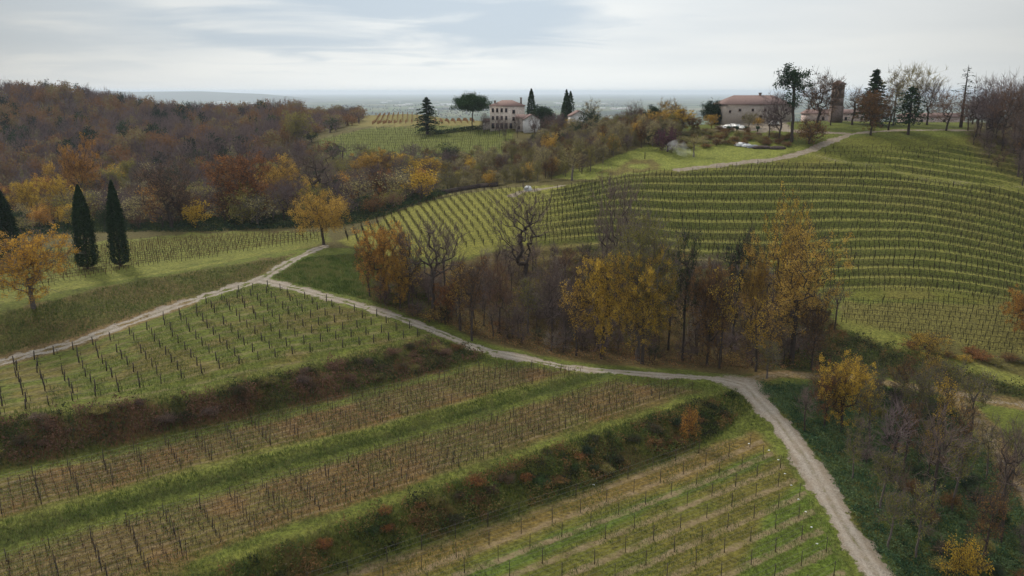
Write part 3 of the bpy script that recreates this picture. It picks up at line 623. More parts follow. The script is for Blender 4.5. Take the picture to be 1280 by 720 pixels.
def plant(name,proto,mname,x,y,h,w,label,cat='tree',group=None,sink=0.,i=None,bark=None,z=None):
    pr=PR[proto]; p=pr[R.integers(0,len(pr)) if i is None else i%len(pr)]
    z=H(x,y) if z is None else z
    e=empty(name,(x,y,z-sink),R.uniform(0,6.28)); e.scale=(w/p['w'],w/p['w'],h/p['h']); tag(e,label,cat,group)
    bark=bark or ('bark_grey' if mname in ('pale','olive') else 'bark')
    link('trunk',p['t'],M[bark],e); link('crown',p['c'],M[mname],e); return e
def hero(name,proto,mname,u,vb,vt,wpx,label,d=None,cat='tree',group=None,i=None,bark=None):
    if d is None: x,y,z=hit(u,vb)
    else: x=at(u,vb,d)[0]; y=d; z=H(x,y)
    ht=at(u,vt,y)[2]-z; sl=math.hypot(y,CZ-z)
    return plant(name,proto,mname,x,y,max(ht,.6),wpx*y/(F*cp)*1.0,label,cat,group,0,i,bark)
hero('maple_tree','leafN','goldorange',42,386,288,104,'rounded orange autumn tree on the bank at the far left edge',i=0,bark='bark_grey')
CY='tall dark cypresses at the left'
hero('cypress_tree','cypress','darkgreen',8,312,235,30,'dark columnar cypress cut off by the left edge of the photo',group=CY,d=205,i=0)
hero('cypress_tree','cypress','darkgreen',110,336,231,25,'dark columnar cypress, middle one of the three on the left, behind the vine strip',group=CY,i=1)
hero('cypress_tree','cypress','darkgreen',151,333,225,21,'slender dark cypress, rightmost of the three on the left',group=CY,i=0)
hero('weeping_tree','droop','gold',405,306,239,68,'golden drooping tree standing alone where the tracks fork')
hero('oak_tree','leafN','russet',307,288,191,80,'large rusty red oak at the wood edge left of the golden drooping tree',d=262,i=1)
hero('oak_tree','sparseN','twig_red',215,290,200,74,'wide half bare reddish oak at the wood edge right of the cypresses',d=250,i=0)
hero('oak_tree','bareBig','twig',398,290,172,58,'dark bare forked tree behind the golden drooping tree',d=268,i=0)
hero('maple_tree','leafN','orange',105,260,170,44,'orange tree glowing in the purple wood above the cypresses',d=335,i=2)
hero('maple_tree','leafN','gold',468,235,186,50,'orange gold tree in the wood below the distant hill plot',d=330,i=2)
hero('maple_tree','leafN','yellow',535,240,196,42,'round yellow tree in the wood below the spruce',d=320,i=0)
hero('maple_tree','leafN','yellow',40,285,225,40,'yellow orange tree behind the cypresses at far left',d=300,i=1)
hero('maple_tree','leafN','yellow',75,290,220,32,'bright yellow tree between the first two cypresses in the wood',d=285,i=0)
hero('maple_tree','leafN','olive',372,190,138,40,'yellow green tree on the ridge left of the distant hill plot',d=420,i=0)
hero('maple_tree','leafN','gold',355,270,205,40,'tan gold tree beside the rusty red oak',d=290,i=0)
# foreground clump by the track
hero('oak_tree','leafN','orange',482,374,279,66,'rust and orange tree at the left end of the central thicket',i=1)
hero('oak_tree','thin','gold',512,396,300,40,'slim golden tree tucked behind the rust orange tree of the thicket',i=0,d=172)
hero('alder_tree','thinbare','twig',506,392,274,26,'narrow upright bare tree just right of the rust orange tree',d=176,i=0)
hero('alder_tree','bareBig','twig',542,398,268,84,'big bare tree with thick forked limbs near the bend of the track',i=1)
hero('alder_tree','thinbare','twig',557,398,280,30,'thin bare tree right behind the big forked bare tree',d=178,i=1)
hero('alder_tree','bareBig','twig',655,352,230,82,'spreading bare tree with candelabra limbs against the yellowish vineyard',d=192,i=2)
hero('alder_tree','bareN','twig',771,380,212,66,'tall reddish bare tree above the yellow tree of the thicket',d=186,i=0)
hero('maple_tree','fullBig','yellow',803,444,312,78,'bushy bright yellow tree right under the large olive topped tree',d=160,i=2)
hero('maple_tree','sparseBig','olive',797,442,262,96,'large thinly leaved olive yellow tree rising from the thicket centre',d=164,i=0)
hero('maple_tree','leafN','yellow',752,440,318,62,'bushy yellow tree at the left shoulder of the large yellow tree',d=160,i=1)
hero('maple_tree','leafN','olive',812,430,275,62,'olive green tree behind the large yellow tree of the thicket',d=170,i=2)
hero('alder_tree','thin','ivy',853,448,284,42,'dark ivy clad slim tree right of the large yellow tree',d=166,i=1)
hero('maple_tree','leafN','brown',884,446,330,56,'brownish orange tree right of the ivy clad tree',d=162,i=0)
hero('poplar_tree','thin','ivy',916,440,290,48,'dim green slim tree in the right part of the thicket',d=176,i=2)
hero('poplar_tree','sparseBig','yellow',974,440,234,56,'tallest tree with yellow top at the right of the thicket',d=176,i=1)
hero('oak_tree','sparseBig','gold',990,452,270,116,'wide half bare tree with rusty gold low leaves at the right end of the thicket',d=166,i=1)
hero('maple_tree','leafN','gold',936,448,296,34,'small gold tree left of the tallest tree',d=172,i=2)
hero('maple_tree','thin','yellow',945,455,370,46,'low yellowish tree beside the track junction at the thicket edge',d=158,i=0)
hero('alder_tree','thinbare','twig',1043,416,348,26,'small bare tree with twin stems beside the flat vine plot',i=0)
hero('alder_tree','thinbare','twig',1032,400,355,14,'thin leaning bare stem left of the small twin stemmed tree',i=1)
hero('maple_tree','leafN','orange',1282,428,350,58,'orange tree cut off by the right edge at the vine plot corner',d=176,i=2)
# lower right
hero('maple_tree','thin','olive',958,474,425,34,'little olive tree beside the track junction',i=1)
hero('maple_tree','leafN','yellow',1052,540,446,74,'bright yellow tree standing on the ivy slope right of the track',i=0)
hero('maple_tree','sparseN','russet',1030,535,452,50,'thin rusty tree just left of the bright yellow tree on the ivy slope',i=1)
hero('maple_tree','sparseN','yellow',1156,470,414,54,'pale yellow sparse tree on the bank above the dirt path',d=170,i=0)
hero('ash_tree','sparseN','olive',1146,540,452,54,'olive leaved thin tree in front of the pale yellow one',i=1)
hero('ash_tree','thin','olive',1212,556,466,44,'slender tree with yellow green tuft by the lower dirt path',i=2)
hero('ash_tree','thinbare','twig',1163,650,500,60,'dark bare tree in the middle of the lower right slope',i=0)
hero('ash_tree','thinbare','twig',1250,680,520,50,'bare grey tree near the lower right corner',i=1)
hero('ash_tree','thinbare','twig_purple',1110,600,500,52,'small purplish bare tree below the bright yellow tree',i=1)
hero('ash_tree','thin','brown',1195,600,500,40,'thin brown leaved tree right of the dark bare tree',i=0)
hero('ash_tree','thinbare','twig',1005,540,480,30,'low bare sapling beside the gravel track on the ivy slope',i=0)
hero('maple_tree','bush','yellow',1203,730,672,60,'yellow bushy shrub at the bottom edge of the photo',cat='shrub')
hero('sumac_shrub','bush','orange',861,552,506,26,'bright orange shrub on the bank above the newly planted plot',cat='shrub')
hero('sumac_shrub','bush','russet',482,648,632,20,'small rusty orange shrub on the broad bank',cat='shrub')
hero('maple_sapling','bush','yellow',120,482,455,0.1+22,'small yellow shrub in the bramble bank below the upper left plot',cat='shrub') if False else None
for k,(u,vb,vt,w_,m_) in enumerate([(1085,560,478,36,'olive'),(1130,590,500,34,'brown'),(1100,640,560,40,'olive'),(1175,560,470,36,'yellow'),(1190,640,540,44,'olive'),(1145,700,600,46,'olive'),(1225,720,610,50,'brown'),(1180,520,450,34,'olive'),(1232,600,520,34,'olive'),(1090,500,455,30,'olive'),(1265,600,530,36,'olive'),(1065,600,530,30,'olive'),(1110,690,610,40,'olive'),(1245,660,560,40,'brown'),(1160,500,440,30,'yellow'),(1125,515,450,30,'brown'),(1160,600,530,30,'gold')]):
    hero('ash_sapling','thinbare' if m_.startswith('twig') else 'thin',m_,u,vb,vt,w_,'slender young tree among the scrub of the lower right slope',group='young trees on the lower right slope')
for k,(u,vb,vt,w_,l_) in enumerate([(462,372,300,34,'thin orange tree at the far left end of the central thicket'),(500,386,318,36,'low rusty orange tree at the foot of the slim golden tree'),(560,404,352,34,'little orange leaved tree beside the track, under the forked bare tree')]):
    hero('oak_tree','sparseN' if k<1 else 'leafN',['orange','goldorange','russet'][k],u,vb,vt,w_,l_)
for k,(u,vb,vt,w_,m_,pr_) in enumerate([(590,420,330,40,'brown','thin'),(625,425,322,44,'twig_red','bareN'),(690,432,318,50,'twig','bareN'),(720,440,350,40,'gold','thin'),(660,430,345,40,'olive','thin'),(900,452,340,40,'yellow','thin'),(575,405,330,34,'gold','thin'),(835,445,330,34,'twig','thinbare'),(960,452,380,40,'gold','thin'),(1015,450,372,40,'brown','sparseN'),(740,395,312,40,'twig','thinbare'),(705,380,310,36,'twig_red','thinbare')]):
    hero('alder_tree',pr_,m_,u,vb,vt,w_,'slim thicket tree, %s, %s'%({'gold':'gold leaved','brown':'brown leaved','yellow':'yellow leaved','olive':'olive leaved','twig':'bare and grey','twig_red':'bare and reddish'}[m_],['left of the forked bare tree\'s right limb','under the candelabra tree, left','under the candelabra tree, right','left of the large yellow tree\'s foot','low and centred below the candelabra tree','right of the brownish orange tree','just right of the forked bare tree','between yellow and ivy clad trees','below the tallest yellow topped tree','at the right foot of the rusty gold tree','behind the large yellow tree\'s left side','behind, left of the reddish bare tree'][k]),d=[160,170,168,160,172,160,166,172,160,164,192,198][k])
hero('pear_tree','sparseN','olive',936,160,140,20,'small olive tree standing before the long farmhouse wall',d=330,i=0)
hero('vine_shrub','bush','gold',947,158,146,14,'little golden climber shrub against the farmhouse wall',d=336,cat='shrub')
# hilltop right
hero('pine_tree','scots','pine',990,166,80,42,'tall open Scots pine on the hilltop beside the farmhouse',d=302)
hero('beech_tree','sparseN','twig_red',1021,156,92,54,'pinkish brown half bare tree between the pine and the brick tower',d=318,i=0)
hero('beech_tree','bareN','twig_purple',975,160,112,40,'purplish bare tree in front of the farmhouse right end',d=308,i=0)
hero('beech_tree','bareN','twig',962,162,128,28,'small bare tree in front of the farmhouse',d=312,i=1)
hero('linden_tree','thinbare','twig',1065,158,106,34,'slight bare tree just right of the brick tower',d=325,i=0)
hero('linden_tree','thinbare','twig',1038,158,112,18,'thin bare sapling just left of the brick tower',d=325,i=1)
hero('spruce_tree','spruce','darkgreen',1089,158,84,46,'dark pointed spruce on the hilltop right of the brick tower',d=325,i=0)
hero('beech_tree','leafN','brown',1088,168,112,44,'round copper brown tree in front of the pointed spruce',d=298,i=0)
hero('larch_tree','thin','pale',1116,160,88,30,'slim pale yellow tree between the spruce and the dark cedar',d=318,i=1)
hero('birch_tree','bareN','pale',1142,158,78,54,'tall pale feathery tree behind the dark cedar',d=325,i=0,bark='bark_grey')
hero('cedar_tree','cedar','darkgreen',1135,168,106,42,'dark broad cedar on the hilltop lawn edge',d=297)
hero('linden_tree','bareN','twig',1158,162,96,44,'bare round tree right of the dark cedar',d=318,i=1)
hero('linden_tree','bareN','twig_red',1182,167,112,42,'reddish bare tree left of the tall thin dead fir',d=300,i=0)
hero('fir_tree','deadfir','ivy',1200,165,80,26,'tall thin nearly dead fir on the right hilltop',d=308)
hero('linden_tree','thinbare','twig',1110,166,125,26,'small bare tree between the copper tree and the cedar',d=305,i=1)
hero('oak_shrub','bush','brown',1012,180,148,36,'round tan shrub on the grass below the hilltop drive',cat='shrub',i=0)
# villa side
hero('spruce_tree','spruce','darkgreen',534,158,120,34,'dark spruce on the distant hill left of the umbrella pine',d=415,i=1)
hero('umbrella_pine','umbrella','pine',590,158,117,42,'broad umbrella pine left of the stone villa',d=415)
hero('cypress_tree','cypressF','darkgreen',664,150,111,11,'single slim cypress just right of the stone villa',d=420,i=0)
hero('cypress_tree','cypressF','darkgreen',708,150,112,20,'clump of joined dark cypresses right of the stone villa',d=405,i=1)
hero('holm_oak','round','ivy',677,154,132,32,'round grey green evergreen between the villa and the cypress clump',d=412,i=0)
hero('poplar_tree','thin','pale',740,160,124,22,'pale yellow feathery tree beside the small gabled house',d=400,i=0)
hero('holm_oak','round','darkgreen',893,156,126,28,'dark round evergreen left of the long farmhouse',d=352,i=1)
hero('maple_tree','leafN','yellow',849,170,134,40,'brightest yellow tree on the ridge left of the farmhouse',d=330,i=2)
hero('maple_tree','leafN','gold',826,172,138,34,'orange gold tree just left of the brightest yellow tree on the ridge',d=334,i=0)
hero('maple_tree','sparseN','gold',838,165,124,30,'taller thin gold tree behind the brightest yellow tree on the ridge',d=345,i=0)
hero('maple_tree','leafN','brown',866,172,146,22,'small brown tree right of the brightest yellow tree on the ridge',d=325,i=1)
hero('maple_tree','leafN','gold',889,162,143,18,'little gold tree in front of the dark round evergreen',d=336,i=1)
hero('holm_oak','round','ivy',816,165,132,20,'dark green tree behind the gold trees on the ridge',d=350,i=0)
hero('plum_shrub','bush','plum',834,190,158,30,'purple leaved shrub where the lawn meets the ridge wood',cat='shrub',i=0)
hero('willow_sapling','thinbare','pale',867,196,166,24,'pale sapling on the lawn beside the smoke',i=0)
hero('birch_tree','thinbare','pale',715,226,180,30,'pale slim tree at the top of the terraced hillside',i=1)
hero('poplar_tree','bareN','twig',793,160,125,26,'bare tree poking above the ridge wood left of the yellow trees',d=352,i=1)
for k,(u,vb,vt,w_,d_) in enumerate([(1218,185,104,52,292),(1235,178,92,46,305),(1250,205,98,52,280),(1264,195,88,46,290),(1282,205,84,60,278),(1300,200,90,60,284),(1232,195,118,36,284),(1272,222,130,44,262),(1208,176,125,34,300),(1240,160,112,40,330),(1215,160,118,36,330),(1290,225,130,50,262)]):
    hero('locust_tree','bareN',['twig_purple','twig','twig_red'][k%3] if k!=4 else 'twig',u,vb,vt,w_,'tall bare tree massed with others on the upper right edge of the hill',d=d_,group='bare trees massed at the upper right')
hero('oak_tree','leafN','brown',1284,222,150,40,'rusty brown leaved tree under the bare trees at the upper right edge',d=268,i=1)

def scatter(poly,x0,x1,y0,y1,sp,pred=None):
    xs_=np.arange(x0,x1,sp); ys_=np.arange(y0,y1,sp); X,Y=np.meshgrid(xs_,ys_); X=X.ravel()+R.uniform(-.42,.42,X.size)*sp; Y=Y.ravel()+R.uniform(-.42,.42,Y.size)*sp
    u,v=project(X,Y,Hraw(X,Y)); m=inpoly(u,v,poly)&(u>-90)&(u<1370)
    return X[m],Y[m],u[m],v[m]
X,Y,U,V=scatter([(1205,172),(1225,168),(1300,160),(1320,250),(1290,240),(1250,215),(1220,195)],120,260,235,330,4.2)
for k in range(min(len(X),110)):
    if R.random()<.5: plant('hazel_shrub','thicket',['twig_purple','brush','twig'][R.integers(0,3)],X[k],Y[k],R.uniform(4,8),R.uniform(4,6),'bare brown shrub under the bare trees of the upper right edge','shrub','bare shrubs at the upper right')
    elif R.random()<.5: plant('locust_tree','bareN',['twig_purple','twig'][R.integers(0,2)],X[k],Y[k],R.uniform(11,19),R.uniform(6,9),'tall bare tree massed with others on the upper right edge of the hill','tree','bare trees massed at the upper right')
a_=at(545,158,411); b_=at(612,158,411); n_=int((b_[0]-a_[0])/1.1); q=Q(); hx=np.linspace(a_[0],b_[0],n_); hy=np.full(n_,411.); hzz=Hraw(hx,hy)
ii=np.repeat(np.arange(n_),70); q.leaves(np.stack([hx[ii]+R.normal(size=len(ii))*.5,hy[ii]+R.uniform(-.8,.8,len(ii)),hzz[ii]+R.uniform(0,2.0,len(ii))],1)-np.array([hx[0],411,hzz[0]]),.6,R.random(len(ii)))
tag(link('hedge',q.mesh('hedge'),M['darkgreen'],None,(hx[0],411,hzz[0])),'long dark clipped hedge between the distant spruce and the umbrella pine','hedge')
for k,(u,vb,vt,w_,m_,l_) in enumerate([(624,160,143,12,'twig_purple','small purplish bare tree before the stone villa, left'),(631,163,148,9,'twig','tiny dark bare tree on the lawn before the stone villa'),(647,160,142,10,'twig','small bare tree before the brown roofed wing of the villa'),(700,165,140,24,'twig_purple','bare purplish tree below the cypress clump'),(690,170,148,26,'twig_red','reddish bare tree left of the gabled house'),(605,160,140,16,'twig','bare tree between the umbrella pine and the stone villa')]):
    hero('cherry_tree','bareN',m_,u,vb,vt,w_,l_,d=[385,372,380,372,365,400][k])
# --- woods: scatter standing points on the slopes
FA=[(-160,300),(0,296),(150,288),(270,288),(345,284),(420,283),(455,276),(500,262),(560,240),(620,232),(690,226),(735,216),(800,184),(845,180),(850,164),(760,150),(700,166),(650,185),(600,196),(540,200),(430,198),(375,196),(396,172),(450,154),(450,140),(150,120),(-160,90)]
X,Y,U,V=scatter(FA,-420,110,235,700,8.3)
hid=(V>0)
nz=fbm(X*.02,Y*.02,201,3); 
order=np.argsort(Y); cntk={}
far={'bare':[],'autumn':[],'green':[]}
KINDS={'bare':('bareF',['twig_purple','twig','twig_purple','twig_red'],'ash_tree','bare purple brown tree crowded in the woods left of the vineyards','bare trees of the left woods'),
 'russet':('leafF',['russet','orange','brown'],'oak_tree','russet leaved tree crowded in the woods left of the vineyards','russet trees of the left woods'),
 'olive':('sparseF',['olive','pale','brown'],'elm_tree','thinly leaved olive tree crowded in the woods left of the vineyards','olive trees of the left woods'),
 'yellow':('leafF',['yellow','gold','olive'],'maple_tree','yellowing tree crowded in the woods left of the vineyards','yellowing trees of the left woods'),
 'green':('leafF',['ivy'],'holm_oak','dark evergreen broadleaf tree crowded in the woods left of the vineyards','evergreen trees of the left woods'),
 'slim':('slimF',['pale','olive','olive','pale','brown'],'poplar_tree','slim upright pale leaved tree in the wood strip below the villa','slim pale trees of the wood strip')}
for k in order:
    x,y,u,v=X[k],Y[k],U[k],V[k]; r=R.random()
    if u>560 and y<352: continue
    if u>560: kind='slim' if r<.72 else ('bare' if r<.85 else ('yellow' if r<.93 else 'green'))
    elif y<335 : kind='olive' if r<.36 else ('yellow' if r<.46 else ('russet' if r<.56 else ('green' if r<.68 else 'bare')))
    elif u>330 and y<420: kind='bare' if r<.42 else ('olive' if r<.74 else ('green' if r<.84 else 'yellow'))
    elif nz[k]>.55: kind='russet' if r<.34 else ('bare' if r<.86 else 'yellow')
    else: kind='bare' if r<.68 else ('russet' if r<.76 else ('olive' if r<.90 else 'green'))
    edge=v>284 or (u>430 and v>268-(u-430)*.17)
    h=R.uniform(8.5,15)*(.62 if edge else 1)*(1.12 if y>560 else 1); wdt=R.uniform(7.,12.5)*(.8 if edge else 1)
    if kind=='slim': wdt=R.uniform(3.5,5.5); h=R.uniform(7,11)
    if 380<u<660 and y>335: h*=.6          # scrub in front of the distant plot
    if 380<u<600 and 290<y<=335: h*=.75
    if u>690 and y>320: h*=.8
    pk,mats,nm,lab,grp=KINDS[kind]; c_=cntk.get(kind,0)
    if y<385 and c_<(230 if kind=='bare' else 120):
        cntk[kind]=c_+1; plant(nm,pk,mats[R.integers(0,len(mats))],x,y,h,wdt,lab,'tree',grp)
    else: far['green' if kind=='green' else ('bare' if kind=='bare' else 'autumn')].append((x,y,h,wdt))
X2,Y2,U2,V2=scatter([(560,240),(620,233),(690,226),(735,217),(800,186),(846,182),(852,166),(760,152),(700,167),(650,186),(600,197),(560,200)],-60,85,262,352,4.7)
for x,y,u,v in zip(X2,Y2,U2,V2):
    r=R.random(); kind='slim' if r<.78 else ('bare' if r<.87 else ('yellow' if r<.95 else 'green')); edge=v>226 and u>600
    pk,mats,nm,lab,grp=KINDS[kind]; c_=cntk.get(kind,0)
    if c_>=(290 if kind in('slim','bare') else 150): continue
    cntk[kind]=c_+1; h=R.uniform(6,10.5)*(.8 if y>330 else 1)*(.7 if u<660 else 1); wdt=R.uniform(3.2,5.2) if kind=='slim' else R.uniform(5,7)
    plant(nm,pk,mats[R.integers(0,len(mats))],x,y,h,wdt,lab,'tree',grp)
print('wood trees',len(order),cntk,{k:len(v) for k,v in far.items()})
def woodstuff(name,lst,proto,cm,label):
    V=[];Fc=[];Lv=[];n=0
    for (x,y,h,w_) in lst:
        p=PR[proto][R.integers(0,len(PR[proto]))]; z=H(x,y); a=R.uniform(0,6.28); ca,sa=math.cos(a),math.sin(a); s=w_/p['w']; sz=h/p['h']; lvo=R.uniform(-.5,.5)
        for qq in p['raw']:
            if not qq.V: continue
            v=np.concatenate(qq.V); f=np.concatenate(qq.F); l=np.concatenate(qq.L)
            V.append(np.stack([(v[:,0]*ca-v[:,1]*sa)*s+x,(v[:,0]*sa+v[:,1]*ca)*s+y,v[:,2]*sz+z],1)); Fc.append(f+n); n+=len(v)
            Lv.append(np.clip(l+lvo,0,1))
    o=link(name,mesh_from(name,np.concatenate(V),np.concatenate(Fc),np.concatenate(Lv)),cm); tag(o,label,'woodland',kind='stuff')
PR['lowB']=[make_tree(s,12,5,2.5,46,.4,.05,5,1.9,.075,fan=.2) for s in (181,182,183)]
PR['lowL']=[make_tree(s,12,5,2.2,40,.4,.045,2,1.4,.06,16,.95,.95) for s in (186,187)]
woodstuff('bare_woodland',far['bare'],'lowB',leafmat('farbare',[(.11,.08,.082),(.155,.118,.122),(.21,.15,.13),(.165,.13,.135)],0),'far off mass of bare purple brown woods covering the left hill')
woodstuff('autumn_woodland',far['autumn'],'lowL',leafmat('farautumn',[(.21,.115,.06),(.19,.15,.08),(.26,.22,.10),(.14,.15,.075)],.25,1.),'far off autumn coloured trees dotted through the left hill woods')
woodstuff('evergreen_woodland',far['green'],'lowL',M['ivy'],'far off dark evergreen trees dotted through the left hill woods')
# thicket shrubs in the gully
X,Y,U,V=scatter([(470,392),(465,362),(540,350),(640,332),(740,325),(860,330),(960,352),(1035,400),(1050,430),(1000,456),(930,458),(800,452),(700,442),(600,420),(540,404)],-45,110,150,222,3.15)
X,Y,U,V=(a_[(pp:=R.permutation(len(X)))] if a_ is X else a_[pp] for a_ in (X,Y,U,V))
cc=0
for k in range(len(X)):
    r=R.random(); nearpath=dline(np.array([X[k]]),np.array([Y[k]]),np.vstack([P2W,P3W]))[0]
    if nearpath<3.2 or cc>=290: continue
    cc+=1
    if r<.62: plant('hazel_shrub','thicket' if r<.5 else 'barebush',['brush','twig_purple','twig','twigpale'][R.integers(0,4)],X[k],Y[k],R.uniform(4,9)*min(1,.3+nearpath/12),R.uniform(3.5,5.5),'bare brownish shrub in the dense central thicket','shrub','bare shrubs of the central thicket')
    elif r<.84: plant('bramble_shrub','thicketleaf',['brown','olive','gold','russet','ivy'][R.integers(0,5)],X[k],Y[k],R.uniform(2.5,6.5)*min(1,.4+nearpath/12),R.uniform(3,4.5),'leafy brown or olive shrub in the dense central thicket','shrub','leafy shrubs of the central thicket')
    else: plant('alder_tree','thinbare','twig',X[k],Y[k],R.uniform(7,11),R.uniform(2.5,4),'thin bare sapling in the dense central thicket','tree','thin bare saplings of the central thicket')
print('thicket',cc)
# shrubs over the lower right slope and the strip edge
X,Y,U,V=scatter([(1040,560),(1100,480),(1300,560),(1300,760),(1110,760)],60,125,70,160,3.3)
for k in range(len(X)):
    if dline(X[k:k+1],Y[k:k+1],np.vstack([P4W]))[0]<4.5 or dline(X[k:k+1],Y[k:k+1],P2W)[0]<7: continue
    r=R.random()
    if r<.16: plant('hazel_shrub','thicket' if r<.08 else 'barebush',['twig_purple','brush','twig'][R.integers(0,3)],X[k],Y[k],R.uniform(2,7),R.uniform(2,4),'grey brown bare shrub on the lower right ivy slope','shrub','bare shrubs on the ivy slope')
    elif r<.52: plant('bramble_shrub','bush' if r<.3 else 'clump',['olive','olive','green','brown','ivy'][R.integers(0,5)],X[k],Y[k],R.uniform(.8,3.2),R.uniform(2,3.8),'low leafy shrub on the lower right ivy slope','shrub','leafy shrubs on the ivy slope')
X,Y,U,V=scatter([(845,188),(850,168),(900,163),(990,172),(985,184),(960,183)],40,130,285,340,4.0)
for k in range(len(X)):
    plant('hedge_shrub','bush',['olive','brown','pale','brown'][R.integers(0,4)],X[k],Y[k],R.uniform(1.2,2.6),R.uniform(3,5),'tawny shrub on the bank below the farmhouse car park','shrub','tawny shrubs below the farmhouse')
for k,(u,vb) in enumerate([(1140,436),(1165,442),(1185,447),(1205,452),(1228,452),(1245,458),(1262,452),(1150,428),(1215,444),(1280,455)]):
    x,y,z=hit(u,vb); plant('bramble_shrub','bush',['russet','olive','brown','yellow'][k%4],x,y,R.uniform(1.2,2.2),R.uniform(3,5),'low reddish or yellow shrub on the bank below the flat vine plot','shrub','shrubs below the flat vine plot')

for poly,bb,ml,sp_,hs,lab,grp in (([(-40,560),(-40,532),(0,527),(100,516),(250,494),(400,459),(535,428),(590,438),(560,455),(400,492),(180,538),(0,576)],(-90,30,98,162),['brush','bramble','twig_red','brown','bramble','olive','twig_red'],2.9,(.9,1.9),'dark bramble clump on the bank below the upper left plot','bramble clumps on the upper bank'),
    ([(220,780),(260,728),(320,702),(440,660),(560,614),(700,563),(850,515),(905,500),(925,508),(890,538),(760,592),(640,634),(520,672),(400,712),(300,760)],(-60,60,78,152),['ivy','green','bramble','brown','olive','bramble','russet','green'],2.6,(.7,1.6),'leafy green or brown clump on the broad bank above the newly planted plot','scrub clumps on the broad bank')):
    X,Y,U,V=scatter(poly,*bb,sp_); n_=0
    for x,y in zip(X,Y):
        if R.random()<.22 or n_>=140: continue
        n_+=1; plant('bramble_shrub','clump' if R.random()<.75 else 'barebush',ml[R.integers(0,len(ml))],x,y,R.uniform(*hs),R.uniform(1.8,3.8),lab,'shrub',grp,sink=.1)
    print('bank clumps',n_)
# ------------------------------------------------------------------ ground cover masses
M['bramble2']=leafmat('bramble2',[(.03,.03,.02),(.045,.07,.025),(.08,.115,.03),(.14,.13,.045),(.17,.10,.045)],.3,.0)
M['bankgrass']=leafmat('bankgrass',[(.045,.07,.022),(.08,.115,.03),(.13,.13,.05)],.35)
def cover(name,poly,bb,sp,m,size,hgt,per,label,cat='ground cover',pred=None,thr=0.,blade=False):
    X,Y,U,V=scatter(poly,*bb,sp)
    k=fbm(X*.25,Y*.25,len(name),3)>thr
    for L_,w_ in ((P1W,2.2),(P2W,2.4),(P3W,1.6),(P4W,1.6)): k&=dline(X,Y,L_)>w_
    X,Y=X[k],Y[k]; n=len(X); ci=np.floor(X*.55+1.5*vnoise(X*.4,Y*.4,5)).astype(int); cj=np.floor(Y*.45+1.5*vnoise(X*.4,Y*.4,6)).astype(int)
    cl=.55*_h(ci,cj,len(label))+.45*fbm(X*.12,Y*.12,17,3); hk=hgt*(.25+ (0 if blade else 1)*1.5*_h(ci,cj,3)*np.clip(fbm(X*.5,Y*.5,23,3)*2.4-.5,0,1.3)+ (1.1*fbm(X*.4,Y*.4,23,3) if blade else 0)); Z_=Hraw(X,Y)
    idx=np.repeat(np.arange(n),per); mm=len(idx)
    C=np.stack([X[idx]+R.normal(size=mm)*sp*.45,Y[idx]+R.normal(size=mm)*sp*.45,Z_[idx]+R.random(mm)**.8*hk[idx]],1)
    q=Q(); lv=np.clip((cl[idx]-.5)*2.4+.5+R.normal(size=mm)*.15,0,1)
    if blade:
        E=C+np.stack([R.normal(size=mm)*.12,R.normal(size=mm)*.12,R.uniform(.12,.4,mm)],1); C[:,2]=Z_[idx]-.03; a=R.uniform(0,PI,mm); w_=size/2
        dx=np.stack([np.cos(a)*w_,np.sin(a)*w_,0*a],1); Vv=np.stack([C-dx,C+dx,E+dx*.3,E-dx*.3],1).reshape(-1,3); q.add(Vv,np.arange(4*mm).reshape(-1,4),np.repeat(lv,4))
    else: q.leaves(C,size,lv)
    o=link(name,q.mesh(name),m); tag(o,label,cat,kind='stuff'); print(name,mm)
cover('bramble',[(-60,572),(-60,530),(0,524),(100,513),(250,492),(400,456),(535,425),(590,436),(606,447),(560,460),(400,498),(180,545),(0,582)],(-95,30,98,162),.62,M['bramble'],.30,1.5,13,'dark bramble thicket covering the bank below the upper left plot',thr=.36)
cover('bramble',[(180,790),(200,745),(320,697),(440,655),(560,609),(700,559),(850,511),(915,491),(940,506),(905,538),(860,561),(760,600),(640,642),(520,680),(400,720),(300,766)],(-60,60,78,152),.55,M['bramble2'],.28,1.4,14,'mixed green and brown scrub covering the broad bank above the newly planted plot',thr=.38)
cover('bank_grass',[(-60,572),(-60,530),(0,521),(100,509),(250,488),(400,452),(535,422),(600,434),(610,448),(560,463),(400,503),(180,550),(0,588)],(-95,30,98,162),.62,M['bankgrass'],.12,.35,4,'long uneven grass showing between the brambles on the bank below the upper left plot',blade=True)
cover('bank_grass',[(180,790),(200,740),(320,692),(440,650),(560,604),(700,554),(850,506),(918,488),(942,506),(905,541),(860,565),(760,604),(640,646),(520,684),(400,724),(300,770)],(-60,60,78,152),.5,M['bankgrass'],.12,.35,4,'long uneven grass over the broad bank above the newly planted plot',blade=True)
cover('ivy_ground_cover',[(935,484),(1060,480),(1170,496),(1230,560),(1290,650),(1300,760),(1120,760),(1060,650),(1000,560),(960,510)],(35,115,72,160),.5,M['ivyground'],.30,1.1,9,'deep green ivy and weeds covering the slope right of the gravel track')
cover('rough_grass',[(-60,430),(0,394),(130,360),(240,340),(320,328),(366,320),(325,344),(230,374),(100,422),(0,448),(-60,462)],(-125,-25,130,205),.6,M['grassblade'],.10,.28,5,'rough tawny grass on the embankment above the left track',blade=True)
cover('rough_grass',[(-60,672),(0,654),(200,602),(320,572),(480,533),(640,488),(745,462),(760,468),(640,503),(480,550),(320,593),(200,624),(0,684),(-60,700)],(-75,30,88,158),.45,M['grassblade'],.09,.25,4,'tufty green grass on the narrow ledge between the brown plots',blade=True)
